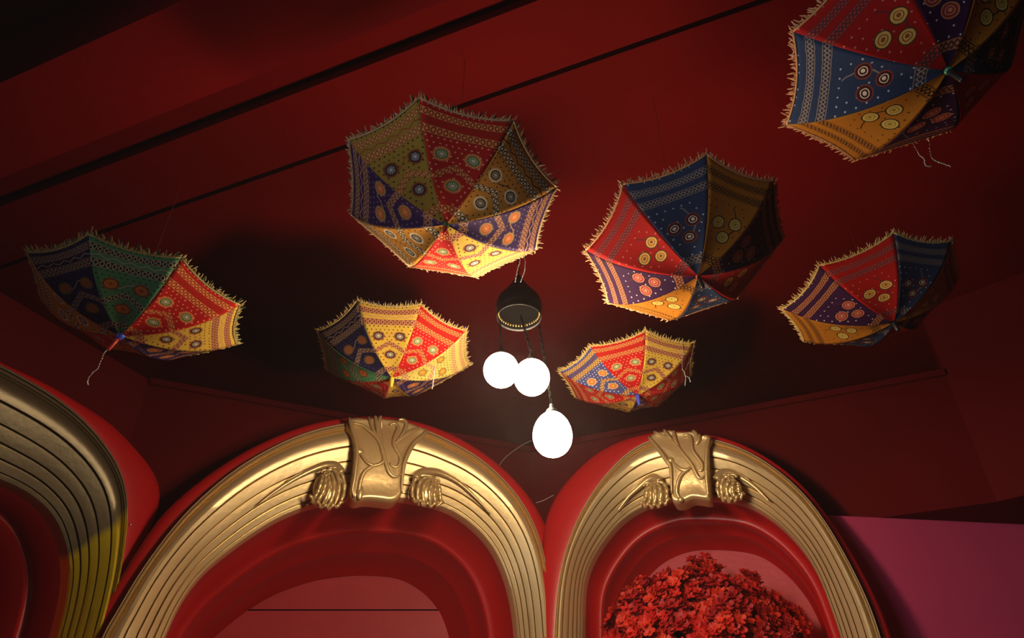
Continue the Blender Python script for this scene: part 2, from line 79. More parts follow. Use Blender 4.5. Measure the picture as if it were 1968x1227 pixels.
A1 = {'outer':[[-1.0565,0.0],[-1.0565,0.2414],[-1.0565,0.4829],[-1.0565,0.7243],[-1.0565,0.9658],[-1.0565,1.2072],[-1.0565,1.4487],[-1.0529,1.6901],[-1.0458,1.9316],[-1.0443,1.9644],[-1.0427,1.9973],[-1.0408,2.0301],[-1.0383,2.0629],[-1.0352,2.0957],[-1.0314,2.1283],[-1.0268,2.1609],[-1.0214,2.1934],[-1.0152,2.2257],[-1.0079,2.2578],[-0.9995,2.2896],[-0.9897,2.3209],[-0.9778,2.3516],[-0.9632,2.3811],[-0.9456,2.4088],[-0.9247,2.4342],[-0.9009,2.4569],[-0.8751,2.4773],[-0.8477,2.4955],[-0.8192,2.5119],[-0.7897,2.5265],[-0.7595,2.5395],[-0.7287,2.5509],[-0.6972,2.5607],[-0.6653,2.5685],[-0.633,2.5748],[-0.6005,2.5797],[-0.5678,2.5832],[-0.535,2.5856],[-0.5021,2.5872],[-0.4692,2.5883],[-0.4363,2.5887],[-0.4036,2.5882],[-0.3709,2.587],[-0.3382,2.5853],[-0.3056,2.5828],[-0.2731,2.5791],[-0.2407,2.5741],[-0.2086,2.5676],[-0.1769,2.5596],[-0.1457,2.5497],[-0.1151,2.5382],[-0.0851,2.5251],[-0.0559,2.5103],[-0.0276,2.4939],[-0.0005,2.4756],[0.0251,2.4551],[0.0485,2.4322],[0.069,2.4068],[0.0864,2.3791],[0.1007,2.3496],[0.1124,2.3191],[0.1221,2.2878],[0.1304,2.2562],[0.1375,2.2242],[0.1437,2.1921],[0.149,2.1598],[0.1536,2.1274],[0.1573,2.0949],[0.1604,2.0623],[0.1628,2.0296],[0.1648,1.997],[0.1664,1.9643],[0.1678,1.9316],[0.175,1.6901],[0.1785,1.4487],[0.1785,1.2072],[0.1785,0.9658],[0.1785,0.7243],[0.1785,0.4829],[0.1785,0.2414],[0.1785,0.0]],'inner':[[-0.9648,0.0],[-0.9648,0.2399],[-0.9648,0.4797],[-0.9648,0.7196],[-0.9648,0.9594],[-0.9648,1.1993],[-0.9648,1.4391],[-0.9586,1.679],[-0.9463,1.9188],[-0.9445,1.9421],[-0.9425,1.9654],[-0.9401,1.9886],[-0.9371,2.0118],[-0.9331,2.0348],[-0.9283,2.0576],[-0.9224,2.0802],[-0.9149,2.1023],[-0.9056,2.1237],[-0.8946,2.1443],[-0.8821,2.164],[-0.8684,2.1829],[-0.8535,2.2009],[-0.8375,2.2179],[-0.8202,2.2336],[-0.8016,2.2476],[-0.7816,2.2597],[-0.7606,2.2698],[-0.7387,2.278],[-0.7163,2.2846],[-0.6935,2.2896],[-0.6705,2.2931],[-0.6472,2.295],[-0.6239,2.2958],[-0.6005,2.2961],[-0.5772,2.2964],[-0.5538,2.2968],[-0.5305,2.2973],[-0.5071,2.2979],[-0.4838,2.2984],[-0.4605,2.2987],[-0.4371,2.2989],[-0.4139,2.2987],[-0.3907,2.2983],[-0.3674,2.2978],[-0.3442,2.2972],[-0.321,2.2967],[-0.2978,2.2963],[-0.2745,2.2961],[-0.2513,2.2958],[-0.2281,2.2949],[-0.205,2.2927],[-0.182,2.2891],[-0.1594,2.284],[-0.1371,2.2773],[-0.1154,2.269],[-0.0946,2.2587],[-0.0748,2.2466],[-0.0564,2.2324],[-0.0393,2.2167],[-0.0234,2.1998],[-0.0087,2.1818],[0.0049,2.163],[0.0173,2.1433],[0.0281,2.1228],[0.0373,2.1014],[0.0446,2.0794],[0.0505,2.0569],[0.0553,2.0342],[0.0592,2.0113],[0.0622,1.9883],[0.0646,1.9652],[0.0665,1.942],[0.0683,1.9188],[0.0806,1.679],[0.0868,1.4391],[0.0868,1.1993],[0.0868,0.9594],[0.0868,0.7196],[0.0868,0.4797],[0.0868,0.2399],[0.0868,0.0]],'rim':[[-1.0691,0.0],[-1.0691,0.2433],[-1.0691,0.4865],[-1.0691,0.7298],[-1.0691,0.9731],[-1.0691,1.2163],[-1.0691,1.4596],[-1.0742,1.7029],[-1.0846,1.9461],[-1.0871,1.9855],[-1.0901,2.0248],[-1.0939,2.064],[-1.0986,2.1031],[-1.1041,2.1421],[-1.1102,2.1811],[-1.1167,2.2199],[-1.1235,2.2588],[-1.1304,2.2976],[-1.1369,2.3364],[-1.1419,2.3755],[-1.1429,2.4149],[-1.1361,2.4536],[-1.1181,2.4884],[-1.0904,2.5163],[-1.0573,2.5376],[-1.0219,2.5548],[-0.9855,2.57],[-0.9489,2.5844],[-0.9118,2.5978],[-0.874,2.6091],[-0.8355,2.617],[-0.7963,2.6215],[-0.757,2.6241],[-0.7177,2.6262],[-0.6783,2.6282],[-0.6389,2.6299],[-0.5995,2.6306],[-0.5601,2.63],[-0.5208,2.6277],[-0.4815,2.6245],[-0.4421,2.6228],[-0.4026,2.6241],[-0.3631,2.6273],[-0.3236,2.6298],[-0.284,2.6307],[-0.2444,2.63],[-0.2048,2.6285],[-0.1653,2.6265],[-0.1257,2.6244],[-0.0862,2.6219],[-0.0468,2.6177],[-0.0079,2.6101],[0.0301,2.599],[0.0674,2.5857],[0.1043,2.5714],[0.1408,2.5561],[0.1766,2.5391],[0.2101,2.5181],[0.2385,2.4906],[0.2573,2.456],[0.2649,2.4172],[0.2641,2.3777],[0.2592,2.3384],[0.2527,2.2993],[0.2458,2.2603],[0.239,2.2213],[0.2324,2.1822],[0.2263,2.1431],[0.2208,2.1039],[0.216,2.0646],[0.2121,2.0252],[0.2091,1.9857],[0.2066,1.9461],[0.1963,1.7029],[0.1911,1.4596],[0.1911,1.2163],[0.1911,0.9731],[0.1911,0.7298],[0.1911,0.4865],[0.1911,0.2433],[0.1911,0.0]],'p0':[-1.36,2.35,0.0],'deg':62,'xk':-0.439}
STR_U5=[[[-.9733,1.5057,2.3427],[-.9834,1.5117,2.3347],[-.9984,1.5328,2.3067],[-1.011,1.5389,2.2986],[-1.0235,1.551,2.2826],[-1.021,1.557,2.2746]]]
STR_U6=[[[-.2414,1.9906,2.6131],[-.2463,2.0151,2.5805],[-.2496,2.0328,2.5571]]]
STR_U7=[[[.5827,2.1746,2.7345],[.5899,2.1853,2.7203],[.5952,2.1992,2.7018],[.5916,2.2143,2.6818]],[[.5916,2.1885,2.716],[.6059,2.1971,2.7046],[.6112,2.2068,2.6918]]]
STR_U8=[[[0.8781, 1.0957, 2.6207], [0.895, 1.1149, 2.5952], [0.9065, 1.1218, 2.586], [0.9099, 1.1301, 2.5751], [0.9225, 1.1315, 2.5732]], [[0.9133, 1.0866, 2.6275], [0.9207, 1.1156, 2.5891], [0.9379, 1.1238, 2.5781], [0.9642, 1.1293, 2.5708]]]
STR_U2=[[[.0111,1.497,2.6699],[.0208,1.5187,2.6412],[.0138,1.5353,2.6191],[.0083,1.5545,2.5936]],[[.0263,1.497,2.6699],[.0346,1.5187,2.6412],[.0332,1.5353,2.6191],[.0222,1.5545,2.5936]]]
FIN_U5=[-.9733,1.5057,2.3427]





# ------------------------------------------------------------------ helpers
def tag(o, label=None, cat=None, group=None, kind=None):
    if label: o['label'] = label
    if cat: o['category'] = cat
    if group: o['group'] = group
    if kind: o['kind'] = kind
    return o

def obj(name, bm, mat, parent=None, smooth=True):
    me = bpy.data.meshes.new(name)
    bm.normal_update()
    bm.to_mesh(me); bm.free()
    if smooth:
        for p in me.polygons: p.use_smooth = True
    if isinstance(mat, (list, tuple)):
        for m in mat: me.materials.append(m)
    elif mat is not None:
        me.materials.append(mat)
    o = bpy.data.objects.new(name, me); COL.objects.link(o)
    if parent is not None:
        o.parent = parent
        o.matrix_parent_inverse = Matrix.Translation(-parent.matrix_basis.to_translation())
    return o

def empty(name, loc):
    o = bpy.data.objects.new(name, None); COL.objects.link(o)
    o.location = loc; o.empty_display_size = 0.05
    return o

def structure(name, bm, mat, smooth=False):
    o = obj(name, bm, mat, None, smooth); o['kind'] = 'structure'
    return o

def box(bm, lo, hi):
    vs = [bm.verts.new((x, y, z)) for x in (lo[0], hi[0]) for y in (lo[1], hi[1]) for z in (lo[2], hi[2])]
    for f in ((0,1,3,2),(4,6,7,5),(0,4,5,1),(2,3,7,6),(0,2,6,4),(1,5,7,3)):
        bm.faces.new([vs[i] for i in f])

def prism(bm, pts, z0, z1):
    """upright prism over a floor polygon"""
    a = [bm.verts.new((x, y, z0)) for x, y in pts]
    b = [bm.verts.new((x, y, z1)) for x, y in pts]
    n = len(pts)
    bm.faces.new(a[::-1]); bm.faces.new(b)
    for i in range(n):
        bm.faces.new((a[i], a[(i+1) % n], b[(i+1) % n], b[i]))

def catmull(pts, n):
    P = [Vector(p) for p in pts]
    if len(P) < 3: 
        return [P[0].lerp(P[-1], i/(n-1)) for i in range(n)]
    Q = [P[0]*2-P[1]] + P + [P[-1]*2-P[-2]]
    out = []
    m = len(P)-1
    for i in range(n):
        t = i/(n-1)*m; k = min(int(t), m-1); u = t-k
        a, b, c, d = Q[k:k+4]
        out.append(0.5*((2*b)+(c-a)*u+(2*a-5*b+4*c-d)*u*u+(3*b-a-3*c+d)*u**3))
    return out

def tube(bm, pts, rad, sides=8, cap=True, flat=None, up=None):
    """swept tube; rad a number or list; flat squashes along 'up'"""
    n = len(pts); P = [Vector(p) for p in pts]
    rr = [rad]*n if not hasattr(rad, '__len__') else rad
    rings = []; ref = None
    for i in range(n):
        t = (P[min(i+1, n-1)]-P[max(i-1, 0)])
        if t.length < 1e-9: t = Vector((0, 0, 1))
        t.normalize()
        if up is not None:
            a = Vector(up) - t*t.dot(Vector(up)); 
            if a.length < 1e-6: a = t.orthogonal()
        elif ref is None: a = t.orthogonal()
        else: a = ref - t*t.dot(ref)
        a.normalize(); ref = a; b = t.cross(a)
        fa = flat if flat else 1.0
        rings.append([bm.verts.new(P[i]+(a*math.cos(2*PI*k/sides)*fa+b*math.sin(2*PI*k/sides))*max(rr[i], 1e-5)) for k in range(sides)])
    for i in range(n-1):
        for k in range(sides):
            bm.faces.new((rings[i][k], rings[i][(k+1) % sides], rings[i+1][(k+1) % sides], rings[i+1][k]))
    if cap:
        bm.faces.new(rings[0][::-1]); bm.faces.new(rings[-1])

def lathe(bm, prof, loc, sides=32, axis=None):
    """prof: (radius, height) list turned about the axis through loc"""
    ax = Vector(axis).normalized() if axis is not None else Vector((0, 0, 1))
    a = ax.orthogonal().normalized(); b = ax.cross(a); loc = Vector(loc)
    rings = []
    for r, h in prof:
        if r < 1e-5: rings.append([bm.verts.new(loc+ax*h)])
        else: rings.append([bm.verts.new(loc+ax*h+(a*math.cos(2*PI*k/sides)+b*math.sin(2*PI*k/sides))*r) for k in range(sides)])
    for i in range(len(rings)-1):
        A, B = rings[i], rings[i+1]
        for k in range(sides):
            k2 = (k+1) % sides
            if len(A) == 1 and len(B) == 1: continue
            if len(A) == 1: bm.faces.new((A[0], B[k2], B[k]))
            elif len(B) == 1: bm.faces.new((A[k], A[k2], B[0]))
            else: bm.faces.new((A[k], A[k2], B[k2], B[k]))

def blob(bm, c, ax, seg=12, ring=8):
    """ellipsoid with three axis vectors"""
    c = Vector(c); X, Y, Z = [Vector(v) for v in ax]
    rows = []
    for i in range(ring+1):
        th = PI*i/ring
        if i in (0, ring): rows.append([bm.verts.new(c+Z*math.cos(th))])
        else: rows.append([bm.verts.new(c+Z*math.cos(th)+(X*math.cos(2*PI*k/seg)+Y*math.sin(2*PI*k/seg))*math.sin(th)) for k in range(seg)])
    for i in range(ring):
        A, B = rows[i], rows[i+1]
        for k in range(seg):
            k2 = (k+1) % seg
            if len(A) == 1: bm.faces.new((A[0], B[k], B[k2]))
            elif len(B) == 1: bm.faces.new((A[k], B[0], A[k2]))
            else: bm.faces.new((A[k], B[k], B[k2], A[k2]))

# ------------------------------------------------------------------ materials
def new_mat(name):
    m = bpy.data.materials.new(name); m.use_nodes = True
    nt = m.node_tree
    return m, nt, nt.nodes['Principled BSDF']

def paint(name, col, rough=0.45, var=0.15, scale=6.0, metallic=0.0, coat=0.0, bump=0.02, col2=None, spec=0.5):
    m, nt, p = new_mat(name)
    tc = nt.nodes.new('ShaderNodeTexCoord')
    nz = nt.nodes.new('ShaderNodeTexNoise'); nz.inputs['Scale'].default_value = scale; nz.inputs['Detail'].default_value = 6
    nt.links.new(tc.outputs['Object'], nz.inputs['Vector'])
    mx = nt.nodes.new('ShaderNodeMix'); mx.data_type = 'RGBA'
    c2 = col2 if col2 else tuple(c*(1-var*2) for c in col)
    mx.inputs[6].default_value = (*c2, 1); mx.inputs[7].default_value = (*[min(1, c*(1+var)) for c in col], 1)
    nt.links.new(nz.outputs[0], mx.inputs[0])
    nt.links.new(mx.outputs[2], p.inputs['Base Color'])
    p.inputs['Roughness'].default_value = rough
    p.inputs['Metallic'].default_value = metallic
    p.inputs['Specular IOR Level'].default_value = spec
    p.inputs['Coat Weight'].default_value = coat
    p.inputs['Coat Roughness'].default_value = 0.25
    if bump:
        bp = nt.nodes.new('ShaderNodeBump'); bp.inputs['Strength'].default_value = bump*8; bp.inputs['Distance'].default_value = 0.01
        n2 = nt.nodes.new('ShaderNodeTexNoise'); n2.inputs['Scale'].default_value = scale*8; n2.inputs['Detail'].default_value = 4
        nt.links.new(tc.outputs['Object'], n2.inputs['Vector'])
        nt.links.new(n2.outputs[0], bp.inputs['Height']); nt.links.new(bp.outputs[0], p.inputs['Normal'])
    return m

M = {}
M['ceiling'] = paint('ceiling_red', (0.17, 0.0015, 0.0007), 0.8, 0.12, 2.5, spec=.08)
M['beam'] = paint('beam_red', (0.24, 0.003, 0.002), 0.75, 0.12, 3, spec=.1)
M['gap'] = paint('gap_dark', (0.02, 0.004, 0.003), 0.8)
M['wall'] = paint('wall_red', (0.12, 0.0012, 0.0018), 0.7, 0.15, 2.5, spec=.12)
M['wall_plum'] = paint('wall_plum', (0.74, 0.072, 0.175), 0.75, 0.10, 2, bump=0, spec=.2)
M['red'] = paint('glossy_red', (0.56, 0.011, 0.012), 0.36, 0.08, 4, coat=0.1, bump=0.006)
M['panel_red'] = paint('panel_red', (0.74, 0.085, 0.11), 0.5, 0.1, 5)
M['floor'] = paint('floor_brown', (0.10, 0.05, 0.035), 0.4)
M['gold'] = paint('pale_gold', (0.82, 0.61, 0.31), 0.40, 0.06, 7, metallic=0.55, bump=0.012)
M['gold_deep'] = paint('deep_gold', (0.58, 0.36, 0.11), 0.38, 0.10, 14, metallic=0.7, bump=0.012)
M['gold_plaque'] = paint('plaque_gold', (0.84, 0.60, 0.27), 0.34, 0.06, 8, metallic=0.6, bump=0.012)
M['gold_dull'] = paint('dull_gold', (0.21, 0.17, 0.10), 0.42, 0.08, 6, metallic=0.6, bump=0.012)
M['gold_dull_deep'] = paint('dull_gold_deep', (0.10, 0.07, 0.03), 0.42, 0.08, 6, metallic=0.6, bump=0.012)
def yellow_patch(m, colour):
    # yellow-gold colour over the foot of the frame, ending along a slanting ragged edge
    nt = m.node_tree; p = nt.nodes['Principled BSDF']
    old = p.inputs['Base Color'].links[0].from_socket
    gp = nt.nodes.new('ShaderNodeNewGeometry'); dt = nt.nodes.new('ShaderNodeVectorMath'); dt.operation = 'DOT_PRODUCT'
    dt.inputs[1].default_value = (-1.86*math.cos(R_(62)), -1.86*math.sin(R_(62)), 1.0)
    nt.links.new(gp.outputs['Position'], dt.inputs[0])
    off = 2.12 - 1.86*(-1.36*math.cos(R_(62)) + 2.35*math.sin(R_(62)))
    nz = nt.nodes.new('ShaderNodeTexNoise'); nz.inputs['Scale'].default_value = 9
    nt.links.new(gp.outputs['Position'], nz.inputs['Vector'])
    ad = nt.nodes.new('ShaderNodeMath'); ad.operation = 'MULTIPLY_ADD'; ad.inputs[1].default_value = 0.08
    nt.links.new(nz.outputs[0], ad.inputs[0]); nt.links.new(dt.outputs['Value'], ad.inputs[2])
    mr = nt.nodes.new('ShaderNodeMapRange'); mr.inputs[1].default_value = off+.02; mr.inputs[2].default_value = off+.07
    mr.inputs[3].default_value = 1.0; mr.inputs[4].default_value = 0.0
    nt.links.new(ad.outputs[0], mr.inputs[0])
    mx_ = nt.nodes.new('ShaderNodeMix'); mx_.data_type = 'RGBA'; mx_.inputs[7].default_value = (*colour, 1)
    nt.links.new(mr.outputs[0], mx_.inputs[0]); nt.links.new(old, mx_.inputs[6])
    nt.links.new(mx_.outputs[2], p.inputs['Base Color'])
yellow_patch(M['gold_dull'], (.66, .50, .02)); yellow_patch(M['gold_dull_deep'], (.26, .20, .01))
M['bronze'] = paint('dark_bronze', (0.005, 0.0035, 0.0025), 0.5, 0.3, 30, metallic=0.3, bump=0.03)
M['black'] = paint('black_plastic', (0.012, 0.012, 0.014), 0.4)
M['shade_black'] = paint('painted_shade_black', (0.0015, 0.001, 0.0008), 0.9, bump=0)  # shade painted in: keeps dome hollow and globe chains dark beside the globes
M['shade_black'].node_tree.nodes['Principled BSDF'].inputs['Specular IOR Level'].default_value = 0.05
M['cord'] = paint('dark_cord', (0.10, 0.006, 0.004), 0.8)
M['silver'] = paint('silver_beads', (0.80, 0.78, 0.74), 0.28, 0.1, 40, metallic=0.85, bump=0)
M['wire'] = paint('grey_wire', (0.35, 0.30, 0.34), 0.4)
M['wood'] = paint('shaft_wood', (0.25, 0.14, 0.06), 0.6)

def globe_mat():
    m, nt, p = new_mat('lit_mosaic_glass')
    out = nt.nodes['Material Output']
    em = nt.nodes.new('ShaderNodeEmission')
    tc = nt.nodes.new('ShaderNodeTexCoord')
    vo = nt.nodes.new('ShaderNodeTexVoronoi'); vo.inputs['Scale'].default_value = 60; vo.feature = 'DISTANCE_TO_EDGE'
    nt.links.new(tc.outputs['Object'], vo.inputs['Vector'])
    rp = nt.nodes.new('ShaderNodeMapRange'); rp.inputs[2].default_value = 0.06
    rp.inputs[3].default_value = 0.75; rp.inputs[4].default_value = 1.05
    nt.links.new(vo.outputs['Distance'], rp.inputs[0])
    ml = nt.nodes.new('ShaderNodeMath'); ml.operation = 'MULTIPLY'; ml.inputs[1].default_value = LAMP_STRENGTH
    nt.links.new(rp.outputs[0], ml.inputs[0])
    em.inputs[0].default_value = (*LAMP_COLOR, 1)
    nt.links.new(ml.outputs[0], em.inputs[1])
    nt.links.new(em.outputs[0], out.inputs[0])
    try: m.cycles.emission_sampling = 'FRONT'
    except Exception: pass
    return m
M['globe'] = globe_mat()

# ------------------------------------------------------------------ embroidery shaders (node maths)
class S:
    nt = None
    def __init__(s, v): s.v = v
    @staticmethod
    def m(op, *a):
        n = S.nt.nodes.new('ShaderNodeMath'); n.operation = op
        for i, x in enumerate(a):
            if isinstance(x, S): S.nt.links.new(x.v, n.inputs[i])
            else: n.inputs[i].default_value = float(x)
        return S(n.outputs[0])
    def __add__(s, o): return S.m('ADD', s, o)
    __radd__ = __add__
    def __sub__(s, o): return S.m('SUBTRACT', s, o)
    def __rsub__(s, o): return S.m('SUBTRACT', o, s)
    def __mul__(s, o): return S.m('MULTIPLY', s, o)
    __rmul__ = __mul__
    def __truediv__(s, o): return S.m('DIVIDE', s, o)
    def __lt__(s, o): return S.m('LESS_THAN', s, o)
    def __gt__(s, o): return S.m('GREATER_THAN', s, o)
    def abs(s): return S.m('ABSOLUTE', s)
    def fract(s): return S.m('FRACT', s)
    def floor(s): return S.m('FLOOR', s)
    def sin(s): return S.m('SINE', s)
    def sqrt(s): return S.m('SQRT', s)
def mx(f, a, b):
    n = S.nt.nodes.new('ShaderNodeMix'); n.data_type = 'RGBA'
    S.nt.links.new(f.v, n.inputs[0])
    S.nt.links.new(a, n.inputs[6]); S.nt.links.new(b, n.inputs[7])
    return n.outputs[2]

COLS = ('Base', 'Band', 'Line', 'Outer', 'Ring', 'Spoke', 'Dot')
def embroidery_group(fam):
    g = bpy.data.node_groups.new('embroidery_' + fam, 'ShaderNodeTree')
    for c in COLS: g.interface.new_socket(c, in_out='INPUT', socket_type='NodeSocketColor')
    g.interface.new_socket('Color', in_out='OUTPUT', socket_type='NodeSocketColor')
    S.nt = g
    gi = g.nodes.new('NodeGroupInput'); go = g.nodes.new('NodeGroupOutput')
    C = {c: gi.outputs[c] for c in COLS}
    uv = g.nodes.new('ShaderNodeUVMap'); uv.uv_map = 'UVMap'
    sp = g.nodes.new('ShaderNodeSeparateXYZ'); g.links.new(uv.outputs[0], sp.inputs[0])
    wob = g.nodes.new('ShaderNodeTexNoise'); wob.inputs['Scale'].default_value = 14
    g.links.new(uv.outputs[0], wob.inputs['Vector'])
    w = (S(wob.outputs[0]) - 0.5) * 0.016
    x = S(sp.outputs[0]) - 0.5 + w
    v = S(sp.outputs[1]) + w
    y = v * 1.1
    col = C['Base']
    # scattered dots
    cell = 0.048 if fam == 'a' else 0.07
    gy = y / cell
    gx = x / cell + (gy.floor() * 0.5).fract()
    fx = gx.fract() - 0.5; fy = gy.fract() - 0.5
    d = (fx*fx + fy*fy).sqrt()
    wn = g.nodes.new('ShaderNodeTexWhiteNoise'); wn.noise_dimensions = '2D'
    cx = g.nodes.new('ShaderNodeCombineXYZ'); g.links.new(gx.floor().v, cx.inputs[0]); g.links.new(gy.floor().v, cx.inputs[1])
    g.links.new(cx.outputs[0], wn.inputs['Vector'])
    keep = S(wn.outputs[0]) > (0.12 if fam == 'a' else 0.4)
    dots = (d < (0.17 if fam == 'a' else 0.105)) * keep
    field = v < 0.735 if fam == 'a' else v < 0.70
    edge = v > 0.955 if fam == 'a' else v > 0.97
    col = mx(dots * S.m('MAXIMUM', field, edge), col, C['Dot'])
    def band(vc, hw, kind, xs):
        nonlocal col
        q = (v - vc) / hw
        inside = q.abs() < 1.0
        col = mx(inside, col, C['Band'])
        if kind == 'chain':
            p = (xs / 0.048).fract() - 0.5
            e = ((p*2.3)*(p*2.3) + (q*1.35)*(q*1.35)).sqrt()
            line = (e - 0.78).abs() < 0.24
        else:
            s1 = (xs * (2*PI/0.065)).sin() * 0.5
            line = S.m('MAXIMUM', (q - s1).abs() < 0.2, (q + s1).abs() < 0.2)
        line = S.m('MAXIMUM', line * (q.abs() < 0.8), (q.abs() > 0.84))
        col = mx(line * inside, col, C['Line'])
    kind = 'chain' if fam == 'a' else 'braid'
    if fam == 'a':
        band(0.915, 0.036, kind, x); band(0.775, 0.038, kind, x)
        tri = ((x / 0.13).fract() - 0.5).abs() * 0.06
        wave = (v - 0.83 - tri).abs() < 0.0065
        col = mx(wave, col, C['Line'])
        band(0.15, 0.035, kind, x)
        xa = x.abs()
        q = (v - 0.505 + xa * 0.62)
        qq = q / 0.03
        inside = qq.abs() < 1.0
        col = mx(inside, col, C['Band'])
        p = (xa / 0.042).fract() - 0.5
        e = ((p*2.3)*(p*2.3) + (qq*1.3)*(qq*1.3)).sqrt()
        ln = S.m('MAXIMUM', ((e - 0.78).abs() < 0.24) * (qq.abs() < 0.8), qq.abs() > 0.84)
        col = mx(ln * inside, col, C['Line'])
        stem = ((y - 0.66 - 0.035 * (x * 24.0).sin()).abs() < 0.006) * (xa < 0.14)
        col = mx(stem, col, C['Line'])
        meds = ((-0.118, 0.655, 0.064), (0.118, 0.655, 0.064), (0.0, 0.385, 0.062))
    else:
        band(0.885, 0.034, kind, x); band(0.765, 0.034, kind, x); band(0.17, 0.04, kind, x)
        s = ((x - 0.05 - 0.05 * (y * 14.0).sin()).abs() < 0.006) * ((y - 0.55).abs() < 0.17)
        col = mx(s, col, C['Line'])
        meds = ((-0.075, 0.545, 0.062), (0.085, 0.575, 0.062), (0.02, 0.425, 0.06))
    for mx_, my, r in meds:
        dx = x - mx_; dy = y - my
        dd = (dx*dx + dy*dy).sqrt() / r
        th = S.m('ARCTAN2', dy, dx)
        if fam == 'a':
            col = mx(dd < (1.0 + 0.13 * (th * 26.0).sin()), col, C['Outer'])
            col = mx(dd < 0.74, col, C['Ring'])
            spoke = ((th * 14.0).sin() > 0.15) * ((dd - 0.44).abs() < 0.15)
        else:
            col = mx(dd < 1.0, col, C['Outer'])
            col = mx(dd < 0.84, col, C['Ring'])
            spoke = ((dd - 0.5).abs() < 0.06)
        col = mx(spoke, col, C['Spoke'])
        col = mx(dd < 0.24, col, C['Spoke'])
    g.links.new(col, go.inputs['Color'])
    return g
GRP = {'a': embroidery_group('a'), 'b': embroidery_group('b')}

SCHEMES = {
 ('a','red'):    ((.52,.022,.018),(.80,.33,.13),(.36,.05,.02),(.78,.33,.13),(.10,.20,.07),(.72,.62,.42),(.80,.36,.24)),
 ('a','ochre'):  ((.58,.29,.055),(.74,.62,.42),(.07,.035,.02),(.80,.70,.52),(.03,.022,.02),(.62,.54,.42),(.13,.055,.02)),
 ('a','purple'): ((.070,.032,.12),(.13,.06,.13),(.55,.30,.13),(.55,.36,.13),(.62,.14,.045),(.82,.42,.17),(.26,.20,.30)),
 ('a','yellow'): ((.70,.47,.09),(.28,.065,.045),(.62,.34,.18),(.26,.055,.04),(.035,.03,.03),(.70,.60,.48),(.10,.05,.02)),
 ('a','olive'):  ((.40,.26,.05),(.60,.37,.13),(.42,.10,.04),(.22,.04,.03),(.03,.022,.02),(.52,.50,.48),(.06,.045,.02)),
 ('a','green'):  ((.13,.32,.16),(.045,.025,.02),(.48,.44,.30),(.34,.055,.025),(.66,.30,.06),(.50,.06,.03),(.03,.10,.045)),
 ('a','navy'):   ((.028,.022,.07),(.10,.045,.06),(.36,.25,.18),(.24,.14,.05),(.30,.16,.055),(.42,.11,.04),(.07,.07,.22)),
 ('a','blue'):   ((.11,.115,.27),(.76,.50,.19),(.20,.065,.03),(.80,.50,.19),(.58,.12,.045),(.70,.50,.12),(.70,.70,.80)),
 ('a','pale'):   ((.76,.60,.18),(.52,.21,.085),(.80,.60,.30),(.30,.30,.09),(.80,.20,.035),(.85,.58,.12),(.10,.07,.02)),
 ('b','blue'):   ((.042,.066,.13),(.045,.055,.10),(.33,.26,.22),(.28,.08,.06),(.09,.022,.03),(.80,.68,.50),(.48,.50,.60)),
 ('b','ochre'):  ((.47,.20,.022),(.45,.19,.022),(.055,.03,.02),(.055,.03,.02),(.66,.50,.15),(.40,.28,.06),(.11,.045,.02)),
 ('b','plum'):   ((.055,.014,.060),(.46,.20,.08),(.12,.035,.045),(.52,.24,.10),(.34,.05,.06),(.62,.30,.16),(.58,.48,.52)),
 ('b','red'):    ((.42,.016,.012),(.44,.065,.045),(.13,.045,.06),(.11,.065,.03),(.76,.46,.13),(.36,.12,.05),(.62,.22,.16)),
}
WORD = {'red':'red','ochre':'ochre','purple':'purple','yellow':'yellow','olive':'olive','green':'green','navy':'navy blue','blue':'blue','pale':'pale yellow','plum':'dark plum'}
FAB = {}
for (fam, nm), cols in SCHEMES.items():
    m, nt, p = new_mat('embroidered_' + nm + '_' + ('chevron' if fam == 'a' else 'braid'))
    gn = nt.nodes.new('ShaderNodeGroup'); gn.node_tree = GRP[fam]
    for c, k in zip(COLS, cols): gn.inputs[c].default_value = (*[q**1.2 for q in k], 1)
    nt.links.new(gn.outputs[0], p.inputs['Base Color'])
    p.inputs['Roughness'].default_value = 0.8
    p.inputs['Specular IOR Level'].default_value = 0.1
    p.inputs['Sheen Weight'].default_value = 0.0
    tc = nt.nodes.new('ShaderNodeUVMap'); tc.uv_map = 'UVMap'
    nz = nt.nodes.new('ShaderNodeTexNoise'); nz.inputs['Scale'].default_value = 90; nz.inputs['Detail'].default_value = 3
    bp = nt.nodes.new('ShaderNodeBump'); bp.inputs['Strength'].default_value = 0.25; bp.inputs['Distance'].default_value = 0.004
    nt.links.new(tc.outputs[0], nz.inputs['Vector']); nt.links.new(nz.outputs[0], bp.inputs['Height']); nt.links.new(bp.outputs[0], p.inputs['Normal'])
    FAB[(fam, nm)] = m
def thread(name, col):
    return paint(name, col, 0.85, 0.2, 60, bump=0)
M['fringe_beige'] = thread('beige_thread', (.60,.37,.17))
M['fringe_yellow'] = thread('yellow_thread', (.66,.44,.14))
M['fringe_olive'] = thread('olive_thread', (.48,.36,.12))
M['fringe_orange'] = thread('orange_thread', (.70,.32,.12))
M['tassel_green'] = thread('green_thread', (.03,.10,.05))
M['tassel_pink'] = thread('pink_thread', (.66,.34,.22))
M['tassel_blue'] = thread('blue_thread', (.05,.05,.20))

